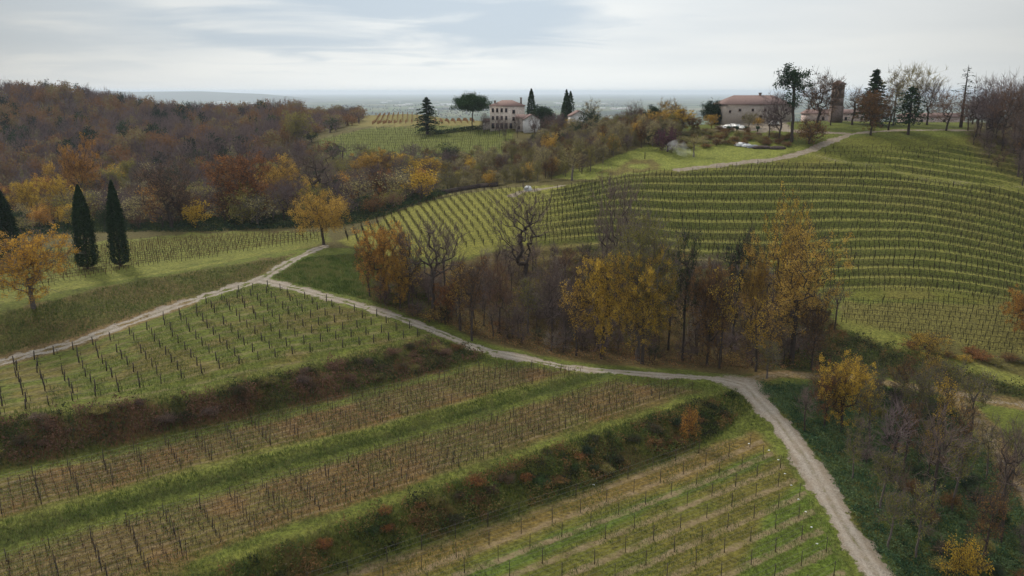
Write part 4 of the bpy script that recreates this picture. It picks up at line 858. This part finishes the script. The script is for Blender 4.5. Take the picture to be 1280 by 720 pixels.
cover('rough_grass',[(375,322),(450,318),(520,325),(545,395),(480,380),(400,362),(335,346)],(-60,-5,160,215),.5,M['grassblade'],.10,.3,8,'green tufty grass in the hollow by the track fork',blade=True)
cover('meadow_grass',[(0,590),(-60,560),(0,524),(300,350),(540,410),(620,440),(940,490),(1080,720),(0,760)],(-80,75,78,185),.62,M['grassblade'],.07,.16,5,'short grass growing between the rows of the lower plots',blade=True,thr=.40)
cover('bank_scrub',[(1040,408),(1130,438),(1200,462),(1300,490),(1300,503),(1180,482),(1060,464),(975,460),(1000,420)],(55,130,150,190),.7,M['bramble2'],.34,1.5,10,'dark scrub covering the bank above the dirt path at right')
cover('thicket_litter',[(470,395),(465,362),(540,345),(640,325),(740,318),(860,322),(980,355),(1045,405),(1060,440),(1000,464),(930,464),(800,457),(700,448),(600,424),(540,402)],(-50,110,148,225),.9,leafmat('undergrowth',[(.06,.04,.033),(.12,.075,.05),(.20,.11,.055),(.28,.16,.07)],.2,0),.26,1.5,9,'brown brushwood and dead undergrowth filling the central thicket')
cover('wood_edge_scrub',[(-60,300),(0,298),(150,290),(270,290),(345,286),(420,285),(455,278),(500,264),(560,242),(560,232),(440,262),(420,270),(300,270),(150,276),(-60,284)],(-200,20,225,300),.9,M['ivy'],.5,1.4,7,'dim green scrub along the foot of the left woods')

# ------------------------------------------------------------------ buildings
def bmat(n,c,v=.15,s=1.5): return mat(n,c,.9,v,s)
M['stone']=bmat('stone_wall',(.33,.285,.25),.3,2.5); M['pinkwall']=bmat('pink_plaster',(.40,.32,.30),.25); M['pale']=M['pale']
M['villawall']=bmat('villa_plaster',(.50,.43,.38),.3); M['cream']=bmat('cream_plaster',(.55,.51,.47)); M['greyplaster']=bmat('grey_plaster',(.48,.47,.46)); M['brick']=bmat('old_brick',(.17,.13,.115),.3,2.)
M['tiles']=bmat('clay_tiles',(.19,.125,.11),.3,3.); M['tiles2']=bmat('weathered_tiles',(.17,.115,.105),.3,3.)
M['dark']=mat('dark_opening',(.02,.02,.024),.4); M['frame']=mat('window_frame',(.30,.20,.17),.7); M['white']=mat('white_paint',(.75,.75,.74),.4,.05)
def part(name,q,m,root): return link(name,q.mesh(name),m,root)
def hiproof(q,x0,x1,y0,y1,z,h,ov=.5,hip=1.):
    x0-=ov;x1+=ov;y0-=ov;y1+=ov; W=y1-y0; i=W/2*hip; ym=(y0+y1)/2
    V=[(x0,y0,z),(x1,y0,z),(x1,y1,z),(x0,y1,z),(x0+i,ym,z+h),(x1-i,ym,z+h),(x0,y0,z-.18),(x1,y0,z-.18),(x1,y1,z-.18),(x0,y1,z-.18)]
    q.add(V,[(0,1,5,4),(1,2,5,5),(2,3,4,5),(3,0,4,4),(6,7,1,0),(7,8,2,1),(8,9,3,2),(9,6,0,3),(9,8,7,6)],.5)
def window(root,x,z,w_,h_,y,arch=False):
    f=part('window',Q().box(x-w_/2-.12,x+w_/2+.12,y-.06,y+.0,z-.12,z+h_+.12),M['frame'],root)
    part('pane',Q().box(x-w_/2,x+w_/2,y-.09,y-.062,z,z+h_),M['dark'],f)
    part('sill',Q().box(x-w_/2-.2,x+w_/2+.2,y-.16,y-.064,z-.26,z-.14),M['stone'],f); return f
def house(name,label,u,d,w_,dep,h,wall,roof,rh,hip=1.,rz=0,wins=(),gable=False,zoff=0,chim=(),cat='house',wy='front'):
    x=(u-640)*d/(F*cp); z=H(x,d)+zoff
    # true bearing of the pixel column at the building's height
    r=ray(u,HZ+30); x=r[0]*d/r[1]
    z=H(x,d)+zoff; e=tag(empty(name,(x,d,z),rz),label,cat)
    part('wall',Q().box(-w_/2,w_/2,0,dep,-2,h),wall,e)
    q=Q()
    if gable:   # ridge runs front to back, gable faces the viewer
        ov=.35; V=[(-w_/2-ov,-ov,h-.1),(0,-ov,h+rh),(w_/2+ov,-ov,h-.1),(-w_/2-ov,dep+ov,h-.1),(0,dep+ov,h+rh),(w_/2+ov,dep+ov,h-.1)]
        V+=[(a,b,c+.2) for a,b,c in V]
        q.add(V,[(6,9,10,7),(7,10,11,8),(0,1,4,3),(1,2,5,4),(0,6,7,1),(1,7,8,2),(3,4,10,9),(4,5,11,10),(0,3,9,6),(2,8,11,5)])
        g=Q(); g.add([(-w_/2,0,h),(w_/2,0,h),(0,0,h+rh-.15),(0,0,h+rh-.15),(-w_/2,.3,h),(w_/2,.3,h),(0,.3,h+rh-.15),(0,.3,h+rh-.15)],[(0,1,2,3),(5,4,7,6)]); part('gable',g,wall,e)
    else: hiproof(q,-w_/2,w_/2,0,dep,h,rh,.5,hip)
    rf=part('roof',q,roof,e)
    for cx,cy,ch_ in chim: part('chimney',Q().box(cx-.45,cx+.45,cy-.45,cy+.45,h,h+ch_).box(cx-.6,cx+.6,cy-.6,cy+.6,h+ch_+.003,h+ch_+.25),M['brick'],rf)
    for (wx,wz,ww,wh) in wins: window(e,wx,wz,ww,wh,0)
    return e
px=lambda d:d/(F*cp)
W3=[(a,b,.95,1.7) for b in (4.6,8.3) for a in (-7,-4.9,-2.7,-.5)]+[(3.2,b,1.2,1.7) for b in (4.2,7.6)]+[(a,.4,1.3,2.5) for a in (-7,-4.9,-2.7,-.5,1.8)]
house('stone_villa','three storey pinkish stone villa with hipped tile roof on the distant hill',634,402,17,12,11.3,M['villawall'],M['tiles'],2.6,1.,.0,W3,chim=((-6,3,2.2),(6.8,6,3.6)),cat='villa')
house('stone_barn','low wing with brown tile roof joined before the stone villa',654,394,7,6,6.3,M['stone'],M['tiles2'],1.6,.2,.0,[(-2,1,.9,1.5),(1,1,.9,1.5)],cat='barn')
house('plaster_house','pale grey gable fronted house at the foot of the stone villa',665,390,7.6,9,6.0,M['greyplaster'],M['tiles2'],2.3,1,.12,[(.8,2.2,.9,1.6)],gable=True)
house('gabled_house','small grey gabled house beside the cypress clump',725,388,8.2,10,7.2,M['greyplaster'],M['tiles2'],2.4,1,.1,[(0.9,2.6,1.2,1.9)],gable=True)
house('side_shed','low stone outbuilding left of the stone villa',611,408,6,6,4.,M['stone'],M['tiles2'],1.4,.3,0,[],cat='shed')
FW=[(a,5.4,.9,.9) for a in (-8.2,-2.6,2.8,8,12)]+[(1,2.6,1.,1.),(-6.5,2.2,1,1.2),(7.4,2.4,1,1.2),(-12.4,4.8,.8,.9)]
house('farmhouse','long stone farmhouse with brown hipped roof on the right hilltop',948,345,29,14,8.2,M['stone'],M['tiles2'],3.6,.85,.10,FW,chim=((3,7,4.4),),cat='farmhouse',zoff=-.6)
house('white_annex','white building half hidden left of the long farmhouse',903,352,6,6,5.0,M['white'],M['tiles2'],1.3,.5,0,[],zoff=-1,cat='outbuilding')
house('low_farm_wing','long low pinkish farm building behind the brick tower',1052,362,30,8,3.8,M['pinkwall'],M['tiles2'],1.8,.3,0,[(-8,1,1,1.3),(2,1,1,1.3),(9,1,1,1.3)],zoff=.4,cat='farm building')
house('low_farm_wing','low pinkish building glimpsed between the hilltop trees at far right',1170,360,26,8,3.4,M['pinkwall'],M['tiles2'],1.6,.3,0,[(-6,1,1,1.3),(4,1,1,1.3)],zoff=.2,cat='farm building')
def tower():
    d=338; r=ray(1047,120); x=r[0]*d/r[1]; z=H(x,d)-1; w_=1.9; top=at(1047,103,d)[2]-z; e=tag(empty('brick_tower',(x,d,z)),'square brick tower with open arch at the top on the right hilltop','tower')
    zb=top-6.2; q=Q().box(-w_-.25,w_+.25,-w_-.25,w_+.25,-1,zb*.72).box(-w_,w_,-w_,w_,zb*.72+.003,zb); 
    for a in (-1,1):
        for b in (-1,1): q.box(*sorted((a*w_,a*.75)),*sorted((b*w_,b*.75)),zb+.003,top-2.6)
    q.box(-w_,w_,-w_,w_,top-2.597,top-1); part('wall',q,M['brick'],e)
    for yy in (-w_+.25,w_-.6):   # arch infill in front and back
        n=10; V=[];Fc=[]
        for k in range(n+1):
            a=PI*k/n; V+=[(.75*math.cos(a),yy,top-3.6+.75*math.sin(a)),(.75*math.cos(a),yy,top-2.6),(.75*math.cos(a),yy+.35,top-3.6+.75*math.sin(a)),(.75*math.cos(a),yy+.35,top-2.6)]
        for k in range(n): i=k*4; Fc+=[(i,i+1,i+5,i+4),(i+2,i+6,i+7,i+3),(i,i+4,i+6,i+2)]
        part('arch',Q().add(V,Fc),M['brick'],e)
    part('cornice',Q().box(-w_-.3,w_+.3,-w_-.3,w_+.3,top-.997,top-.7),M['stone'],e)
    q=Q(); hiproof(q,-w_,w_,-w_,w_,top-.5,1.4,.5,1.); part('roof',q,M['tiles2'],e)
tower()
# ------------------------------------------------------------------ parked cars
def car(u,v,rz,paint,label,van=0):
    x,y,z=hit(u,v,dmin=250); e=tag(empty('parked_car',(x,y,z),rz),label,'car','cars parked by the farmhouse')
    prof=[(-2.1,.35),(-2.15,.85),(-1.9,.98),(-1.1,1.02),(-.55,1.45+van),(.95,1.48+van),(1.75,1.0+van*.8),(2.1,.92),(2.15,.35)]
    n=len(prof); V=[]
    for s in (-.82,.82): V+=[(a,s*(1 if b<1.05 else .86),b) for a,b in prof]
    Fc=[(i,i+1,n+i+1,n+i) for i in range(n-1)]+[(0,n,2*n-1,n-1)]
    Fc+=[(0,8,7,1),(1,7,6,2),(2,6,5,3),(3,5,4,4)]+[(n,n+1,n+7,n+8),(n+1,n+2,n+6,n+7),(n+2,n+3,n+5,n+6),(n+3,n+4,n+4,n+5)]
    b=link('body',Q().add(V,Fc).mesh('body'),M[paint],e)
    g=Q(); z1=1.38+van
    for s in (-1,1):
        g.add([(-.85,s*.80,1.06),(1.45,s*.80,1.06),(.9,s*.735,z1),(-.5,s*.735,z1)],[(0,1,2,3) if s<0 else (3,2,1,0)])
    g.add([(-1.07,-.66,1.075),(-1.07,.66,1.075),(-.60,.60,z1+.02),(-.60,-.60,z1+.02)],[(0,1,2,3)]); g.add([(1.72,-.6,1.06),(1.72,.6,1.06),(1.02,.58,z1+.04),(1.02,-.58,z1+.04)],[(3,2,1,0)])
    link('window_glass',g.mesh('window_glass'),M['dark'],e,(0,0,.012))
    for a in (-1.35,1.35):
        for s in (-.72,.72):
            w_=Q().tubes([(a,s-.1,.33)],[(a,s+.1,.33)],[.33],[.33],14); 
            an=np.arange(14)*2*PI/14
            for yy in (s-.1,s+.1):
                V=[(a,yy,.33)]+[(a+.33*math.cos(t),yy,.33+.33*math.sin(t)) for t in an]; w_.add(V,[(0,1+k,1+(k+1)%14,1+(k+1)%14) for k in range(14)])
            link('wheel',w_.mesh('wheel'),M['post'],e)
M['silver']=mat('silver_paint',(.5,.52,.54),.3,spec=.5)
for a in [(904,162,2.2,'white','white car parked first from the left below the farmhouse'),(911,160,2.3,'white','white car second from the left in the farmhouse car park'),(917,159.5,2.2,'white','white car in the middle of the farmhouse car park'),
          (923,160,2.4,'silver','silver car second from the right in the farmhouse car park'),(928,162,2.3,'white','white car nearest the drive in the farmhouse car park')]: car(*a)
car(967,157,.2,'white','small white van at the end of the drive beside the bare trees',.3)
# cloth covered heaps, bale, fence posts, dark retaining wall
def heap(name,u,v,w_,h_,m,label,cat,d=None,seed=0,dep=.7):
    x,y,z=hit(u,v,dmin=80 if v>500 else 200); n=20;mm=8; rg=np.random.default_rng(seed); V=[]
    for j in range(mm+1):
        for i in range(n):
            a=2*PI*i/n; f=j/mm; rr=math.cos(f*PI/2)**.6; k=1+.16*math.sin(3*a+seed)+.08*rg.normal()*(j>0); V.append((w_/2*rr*math.cos(a)*k,w_/2*dep*rr*math.sin(a)*k,h_*math.sin(f*PI/2)*(1+.05*rg.normal())-.15))
    Fc=[(j*n+i,j*n+(i+1)%n,(j+1)*n+(i+1)%n,(j+1)*n+i) for j in range(mm) for i in range(n)]
    q=Q().add(V,Fc); o=link(name,q.mesh(name,True),m,None,(x,y,z)); tag(o,label,cat); return o
M['sheet']=mat('white_sheet',(.6,.61,.62),.6,.15,1.); M['darkheap']=mat('dark_brush',(.06,.045,.04),.95,.4,2.,bump=.1)
heap('plastic_heap',926,182,5,1.3,M['sheet'],'left heap under a white plastic sheet at the lawn edge','heap',seed=1)
heap('plastic_heap',933,183,4,1.0,M['sheet'],'right heap under a white plastic sheet at the lawn edge','heap',seed=2)
heap('tarp_heap',941,184,4.5,1.0,mat('grey_tarp',(.22,.23,.25),.6,.2,1.),'grey tarpaulin heap beside the white heaps','heap',seed=3)
heap('brush_heap',953,185,7,.9,M['darkheap'],'dark brushwood heap right of the grey tarpaulin','brush pile',seed=4)
heap('brush_heap',973,186,6,1.,M['darkheap'],'dark brushwood heap nearest the white drive','brush pile',seed=5)
heap('storage_tank',660,238,2.6,1.6,M['sheet'],'rounded pale tank beside the track at the top of the middle vineyard','tank',seed=6,dep=.6)
for k,u in enumerate((910,921,933,947)):
    x,y,z=hit(u,164.5,dmin=250); q=Q().box(-.2,.2,-.2,.2,-.2,1.0).box(-.6,.6,-.5,.5,1.003,2.0)
    rr=np.random.default_rng(k); q.leaves(np.stack([rr.normal(size=60)*.5,rr.normal(size=60)*.5,1.6+rr.normal(size=60)*.35],1),.4,.3)
    o=link('clipped_bush',q.mesh('clipped_bush'),M['darkgreen'],None,(x,y,z)); tag(o,'small dark clipped bush on a stem along the car park edge','bush','clipped bushes along the car park')
for k,(u,v) in enumerate([(961,565),(973,575),(981,593),(989,608),(998,625),(1007,642),(1014,661),(1021,682),(936,556),(742,606)]):
    heap('white_stone',u,v,.42,.22,M['sheet'],'small pale stone lying at the row ends of the newly planted plot','stone',seed=k)['group']='pale stones at the row ends'
x,y,z=hit(806,199); o=link('wooden_post',post_mesh('wooden_post',.3,2.4),M['post'],None,(x,y,z)); tag(o,'lone dark wooden post on the knoll of the lawn','post')
W=hitW([(552,243),(575,239),(600,234.5),(622,233)]); q=Q(); B=[]
for (a,b),(c_,d_) in zip(W[:-1],W[1:]):
    z0,z1=H(a,b),H(c_,d_); n=np.array([-(d_-b),c_-a]); n=n/np.linalg.norm(n)*.35
    V=[(a-n[0],b-n[1],z0-.5),(c_-n[0],d_-n[1],z1-.5),(c_+n[0],d_+n[1],z1-.5),(a+n[0],b+n[1],z0-.5),(a-n[0],b-n[1],z0+1.5),(c_-n[0],d_-n[1],z1+1.5),(c_+n[0],d_+n[1],z1+1.5),(a+n[0],b+n[1],z0+1.5)]
    q.add(V,[(0,3,2,1),(4,5,6,7),(0,1,5,4),(1,2,6,5),(2,3,7,6),(3,0,4,7)])
o=link('timber_stack',q.mesh('timber_stack'),M['darkheap']); tag(o,'long low dark stack at the wood edge above the middle vineyard','timber stack')
# ------------------------------------------------------------------ smoke
x,y,z=hit(862,200); q=Q(); n=16; V=[];Fc=[]
for j in range(9):
    f=j/8; cx=-9*f**.9; cz=.5+5.5*f; r_=.8+2.4*f
    if j in (0,8): r_*=.3
    for i in range(n): a=2*PI*i/n; V.append((cx+1.2*r_*math.cos(a),r_*.8*math.sin(a),cz+.55*r_*math.sin(a+.6)+.25*r_*math.cos(a)))
for j in range(8):
    for i in range(n): Fc.append((j*n+i,j*n+(i+1)%n,(j+1)*n+(i+1)%n,(j+1)*n+i))
c0=len(V); V+=[(0,0,.5),(-9,0,6)]
Fc+=[(c0,(i+1)%n,i,i) for i in range(n)]+[(c0+1,8*n+i,8*n+(i+1)%n,8*n+(i+1)%n) for i in range(n)]
ms_=bpy.data.materials.new('smoke'); ms_.use_nodes=True; nn=ms_.node_tree; nn.nodes.clear(); oo=nn.nodes.new('ShaderNodeOutputMaterial'); pv_=nn.nodes.new('ShaderNodeVolumePrincipled'); pv_.inputs['Color'].default_value=(.85,.87,.9,1)
tcn=nn.nodes.new('ShaderNodeTexCoord'); no=nn.nodes.new('ShaderNodeTexNoise'); no.inputs['Scale'].default_value=.45; no.inputs['Detail'].default_value=4; nn.links.new(tcn.outputs['Object'],no.inputs['Vector'])
mr=nn.nodes.new('ShaderNodeMapRange'); mr.inputs[1].default_value=.42; mr.inputs[2].default_value=.68; mr.inputs[3].default_value=0; mr.inputs[4].default_value=.16; nn.links.new(no.outputs['Fac'],mr.inputs[0]); nn.links.new(mr.outputs[0],pv_.inputs['Density']); nn.links.new(pv_.outputs[0],oo.inputs['Volume'])
o=link('smoke',mesh_from('smoke',np.array(V),np.array(Fc)),ms_,None,(x+2,y,z)); tag(o,'thin white smoke drifting over the lawn from a garden fire','smoke',kind='stuff')
# ------------------------------------------------------------------ the plain, far hills and buildings
def far_plain():
    ys_=np.concatenate([np.arange(1000,4000,250),np.arange(4000,42000,2000),[45000]]); xs_=np.linspace(-1,1,33)**3*40000
    X,Y=np.meshgrid(xs_,ys_); ny,nx=X.shape; i=np.arange(nx-1);j=np.arange(ny-1); a=(j[:,None]*nx+i[None]).ravel()
    me=mesh_from('plain',np.stack([X.ravel(),Y.ravel(),X.ravel()*0-100],1),np.stack([a,a+1,a+nx+1,a+nx],1))
    m=bpy.data.materials.new('plain'); m.use_nodes=True; nt=m.node_tree; N=nt.nodes.new; L=nt.links.new; b=nt.nodes['Principled BSDF']; b.inputs['Roughness'].default_value=1; b.inputs['Specular IOR Level'].default_value=0
    g=N('ShaderNodeNewGeometry'); mp=N('ShaderNodeMapping'); mp.inputs['Scale'].default_value=(.0035,.0022,1); mp.inputs['Rotation'].default_value=(0,0,.3); L(g.outputs['Position'],mp.inputs[0])
    vo=N('ShaderNodeTexVoronoi'); vo.inputs['Scale'].default_value=1; L(mp.outputs[0],vo.inputs['Vector'])
    rp=N('ShaderNodeValToRGB'); e=rp.color_ramp.elements; e[0].color=(.05,.06,.035,1); e[1].color=(.16,.15,.10,1); x=e.new(.5); x.color=(.09,.12,.05,1)
    sx_=N('ShaderNodeSeparateColor'); L(vo.outputs['Color'],sx_.inputs[0]); L(sx_.outputs[0],rp.inputs[0])
    no=N('ShaderNodeTexNoise'); no.inputs['Scale'].default_value=.0009; no.inputs['Detail'].default_value=6; L(g.outputs['Position'],no.inputs['Vector'])
    mr=N('ShaderNodeMapRange'); mr.inputs[1].default_value=.48; mr.inputs[2].default_value=.58; L(no.outputs['Fac'],mr.inputs[0])
    mx=N('ShaderNodeMix'); mx.data_type='RGBA'; L(mr.outputs[0],mx.inputs[0]); L(rp.outputs[0],mx.inputs[6]); mx.inputs[7].default_value=(.035,.045,.03,1); L(mx.outputs[2],b.inputs['Base Color'])
    tag(link('plain',me,m),None,None,kind='structure')
    # low far ridge at the left
    n=60; V=[];xx=np.linspace(-9500,-3200,n); hh=-100+np.interp(np.linspace(0,1,n),[0,.12,.3,.45,.62,.8,1],[120,168,172,150,160,110,0])+8*(fbm(xx*.002,xx*0,5,3)-.5)
    for y0,f in ((13000,0),(13900,.6),(14800,1.),(16500,0)):
        for k in range(n): V.append((xx[k]*y0/14800,y0,-101+(hh[k]+101)*f))
    Fc=[(j*n+i,j*n+i+1,(j+1)*n+i+1,(j+1)*n+i) for j in range(3) for i in range(n-1)]
    tag(link('hills',mesh_from('hills',V,Fc,None,True),mat('hills',(.05,.06,.04),1,.2,.002)),None,None,kind='structure')
    q=Q(); m_=26000; yy=1100+R.random(m_)**1.6*9000; xx=R.uniform(-.75,.75,m_)*yy; k=fbm(xx*.0022,yy*.0011,88,3)>.55; xx,yy=xx[k],yy[k]
    q.leaves(np.stack([xx,yy,-100+R.uniform(2,11,len(xx))],1),R.uniform(9,20,len(xx)),R.random(len(xx)))
    tag(link('plain_woods',q.mesh('plain_woods'),leafmat('plainwood',[(.04,.04,.03),(.07,.06,.04),(.10,.08,.05)],0)),'tree belts scattered over the hazy plain','woodland',kind='stuff')
    bm=[(q_,mm) for mm in ('white','cream') for q_ in [Q()]]
    sheds=[]
    for w_,dp,h_ in ((90,40,9),(50,30,8),(16,11,7)):
        q=Q().box(-w_/2,w_/2,0,dp,0,h_); sheds.append(q.mesh('far_wall')); q=Q(); hiproof(q,-w_/2,w_/2,0,dp,h_,h_*.35,.6,.4); sheds.append(q.mesh('far_roof'))
    spots=[(R.uniform(420,870),R.uniform(126,139),R.integers(0,3)) for _ in range(34)]+[(R.uniform(240,320),R.uniform(127,136),R.integers(0,2)) for _ in range(18)]+[(R.uniform(490,570),R.uniform(130.5,132.5),0) for _ in range(10)]+[(R.uniform(745,790),R.uniform(135.5,137.5),1) for _ in range(10)]
    for u,v,s in spots:
        x,y,z=atdrop(u,v,160); e=tag(empty('far_building',(x,y,-100),R.uniform(-.3,.3)),'tiny pale building far out on the hazy plain','building','far buildings on the plain')
        link('wall',sheds[2*s],M['white' if R.random()<.25 else 'cream'],e); link('roof',sheds[2*s+1],M['sheet'] if s<1 or R.random()<.5 else M['tiles'],e)
far_plain()
# ------------------------------------------------------------------ haze
q=Q().box(-41500,41500,-120,46000,-122,92)
hz=link('haze',q.mesh('haze'),None); hm=bpy.data.materials.new('haze'); hm.use_nodes=True; hz.data.materials.append(hm); nn=hm.node_tree; nn.nodes.clear()
oo=nn.nodes.new('ShaderNodeOutputMaterial'); pv_=nn.nodes.new('ShaderNodeVolumePrincipled'); pv_.inputs['Color'].default_value=(.72,.82,.98,1); pv_.inputs['Density'].default_value=.00006; pv_.inputs['Anisotropy'].default_value=.2; nn.links.new(pv_.outputs[0],oo.inputs['Volume'])
tag(hz,'pale blue air haze over the valley and plain','haze',kind='stuff')
# ------------------------------------------------------------------ camera, light, sky
cam=bpy.data.cameras.new('camera'); co=bpy.data.objects.new('camera',cam); COL.objects.link(co); sc.camera=co
co.location=(0,0,CZ); co.rotation_euler=(PI/2-PT,0,0); cam.sensor_width=36; cam.lens=36*F/1280; cam.clip_start=1; cam.clip_end=120000
SE,SA=math.radians(42),math.radians(-38)     # sun in front of the camera, a little to the left
sun=bpy.data.lights.new('sun','SUN'); so=bpy.data.objects.new('sun',sun); COL.objects.link(so)
sd=Vector((math.sin(SA)*math.cos(SE),math.cos(SA)*math.cos(SE),math.sin(SE)))
so.rotation_euler=sd.to_track_quat('Z','Y').to_euler(); so.location=(0,0,300)
sun.energy=3.2; sun.angle=math.radians(10); sun.color=(1,.91,.78)
wd=bpy.data.worlds.new('World'); sc.world=wd; wd.use_nodes=True; nt=wd.node_tree; N=nt.nodes.new; L=nt.links.new
bg=nt.nodes['Background']; bg.inputs[1].default_value=.1
sky=N('ShaderNodeTexSky'); sky.sky_type='NISHITA'; sky.sun_disc=False; sky.sun_elevation=SE; sky.sun_rotation=SA
tc=N('ShaderNodeTexCoord'); sx=N('ShaderNodeSeparateXYZ'); L(tc.outputs['Generated'],sx.inputs[0])
def wm(op,a,b_=None,c=None):
    x=N('ShaderNodeMath'); x.operation=op
    for k,q in enumerate((a,b_,c)):
        if q is None: continue
        if isinstance(q,(int,float)): x.inputs[k].default_value=q
        else: L(q,x.inputs[k])
    return x.outputs[0]
zc=wm('ADD',wm('MAXIMUM',sx.outputs[2],0.),.09)
cv=N('ShaderNodeCombineXYZ'); L(wm('DIVIDE',sx.outputs[0],zc),cv.inputs[0]); L(wm('DIVIDE',sx.outputs[1],zc),cv.inputs[1])
def wn(s,d,off,dist=0.):
    m_=N('ShaderNodeMapping'); m_.inputs['Location'].default_value=off; m_.inputs['Scale'].default_value=(.8,1,1); L(cv.outputs[0],m_.inputs[0])
    x=N('ShaderNodeTexNoise'); x.inputs['Scale'].default_value=s; x.inputs['Detail'].default_value=d; x.inputs['Roughness'].default_value=.5; x.inputs['Distortion'].default_value=dist; L(m_.outputs[0],x.inputs['Vector']); return x.outputs['Fac']
n_=wm('ADD',wm('MULTIPLY',wn(.42,3,(.75,1.1,0)),.85),wm('MULTIPLY',wn(1.3,4,(5,2,0),.5),.15))
r=N('ShaderNodeValToRGB'); e=r.color_ramp.elements; e[0].position=.30; e[0].color=(.62,.665,.70,1); e[1].position=.62; e[1].color=(.78,.795,.785,1); L(n_,r.inputs[0])
# cloud dims away from view centre, imitating lens vignetting, clear bright band low down
vd=N('ShaderNodeVectorMath'); vd.operation='DOT_PRODUCT'; L(tc.outputs['Generated'],vd.inputs[0]); vd.inputs[1].default_value=Vector((.02,1,.13)).normalized()
gl=N('ShaderNodeMapRange'); L(vd.outputs['Value'],gl.inputs[0]); gl.inputs[1].default_value=.80; gl.inputs[2].default_value=1.; gl.inputs[3].default_value=.62; gl.inputs[4].default_value=1.1
hb=N('ShaderNodeMapRange'); hb.interpolation_type='SMOOTHSTEP'; L(sx.outputs[2],hb.inputs[0]); hb.inputs[1].default_value=.0; hb.inputs[2].default_value=.06; hb.inputs[3].default_value=.7; hb.inputs[4].default_value=0
# one darker blue-grey cloud bank ahead, and a fainter one to the left
def bank(x0,z0,wx,wz,amp,prev):
    a_=wm('DIVIDE',wm('SUBTRACT',sx.outputs[0],x0),wx); b_=wm('DIVIDE',wm('SUBTRACT',sx.outputs[2],z0),wz)
    q_=wm('ADD',wm('MULTIPLY',a_,a_),wm('MULTIPLY',b_,b_)); q_=wm('ADD',q_,wm('MULTIPLY',wm('SUBTRACT',wn(1.1,5,(3,7,0),.6),.5),5.))
    k_=N('ShaderNodeMapRange'); k_.interpolation_type='SMOOTHSTEP'; L(q_,k_.inputs[0]); k_.inputs[1].default_value=1.5; k_.inputs[2].default_value=-.2; k_.inputs[3].default_value=0; k_.inputs[4].default_value=amp
    m2=N('ShaderNodeMix'); m2.data_type='RGBA'; L(k_.outputs[0],m2.inputs[0]); L(prev,m2.inputs[6]); m2.inputs[7].default_value=(.47,.545,.62,1); return m2.outputs[2]
cl_=bank(-.12,.088,.24,.055,.95,r.outputs[0]); cl_=bank(-.50,.06,.18,.05,.6,cl_)
mh=N('ShaderNodeMix'); mh.data_type='RGBA'; L(hb.outputs[0],mh.inputs[0]); L(cl_,mh.inputs[6]); mh.inputs[7].default_value=(.80,.835,.835,1)
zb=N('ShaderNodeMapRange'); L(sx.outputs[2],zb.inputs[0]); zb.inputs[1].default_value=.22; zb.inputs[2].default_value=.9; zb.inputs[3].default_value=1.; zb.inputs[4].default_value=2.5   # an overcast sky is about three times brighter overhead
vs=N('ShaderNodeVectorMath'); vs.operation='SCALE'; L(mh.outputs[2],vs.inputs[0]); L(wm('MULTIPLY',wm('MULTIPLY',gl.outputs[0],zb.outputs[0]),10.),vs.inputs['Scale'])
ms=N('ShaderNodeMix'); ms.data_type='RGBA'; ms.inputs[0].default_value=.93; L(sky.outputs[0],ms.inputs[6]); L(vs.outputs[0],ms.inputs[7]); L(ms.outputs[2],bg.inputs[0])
vsx=sc.view_settings; vsx.view_transform='Standard'; vsx.look='None'; vsx.gamma=1; vsx.use_curve_mapping=False; vsx.exposure=.16
sc.cycles.volume_bounces=2
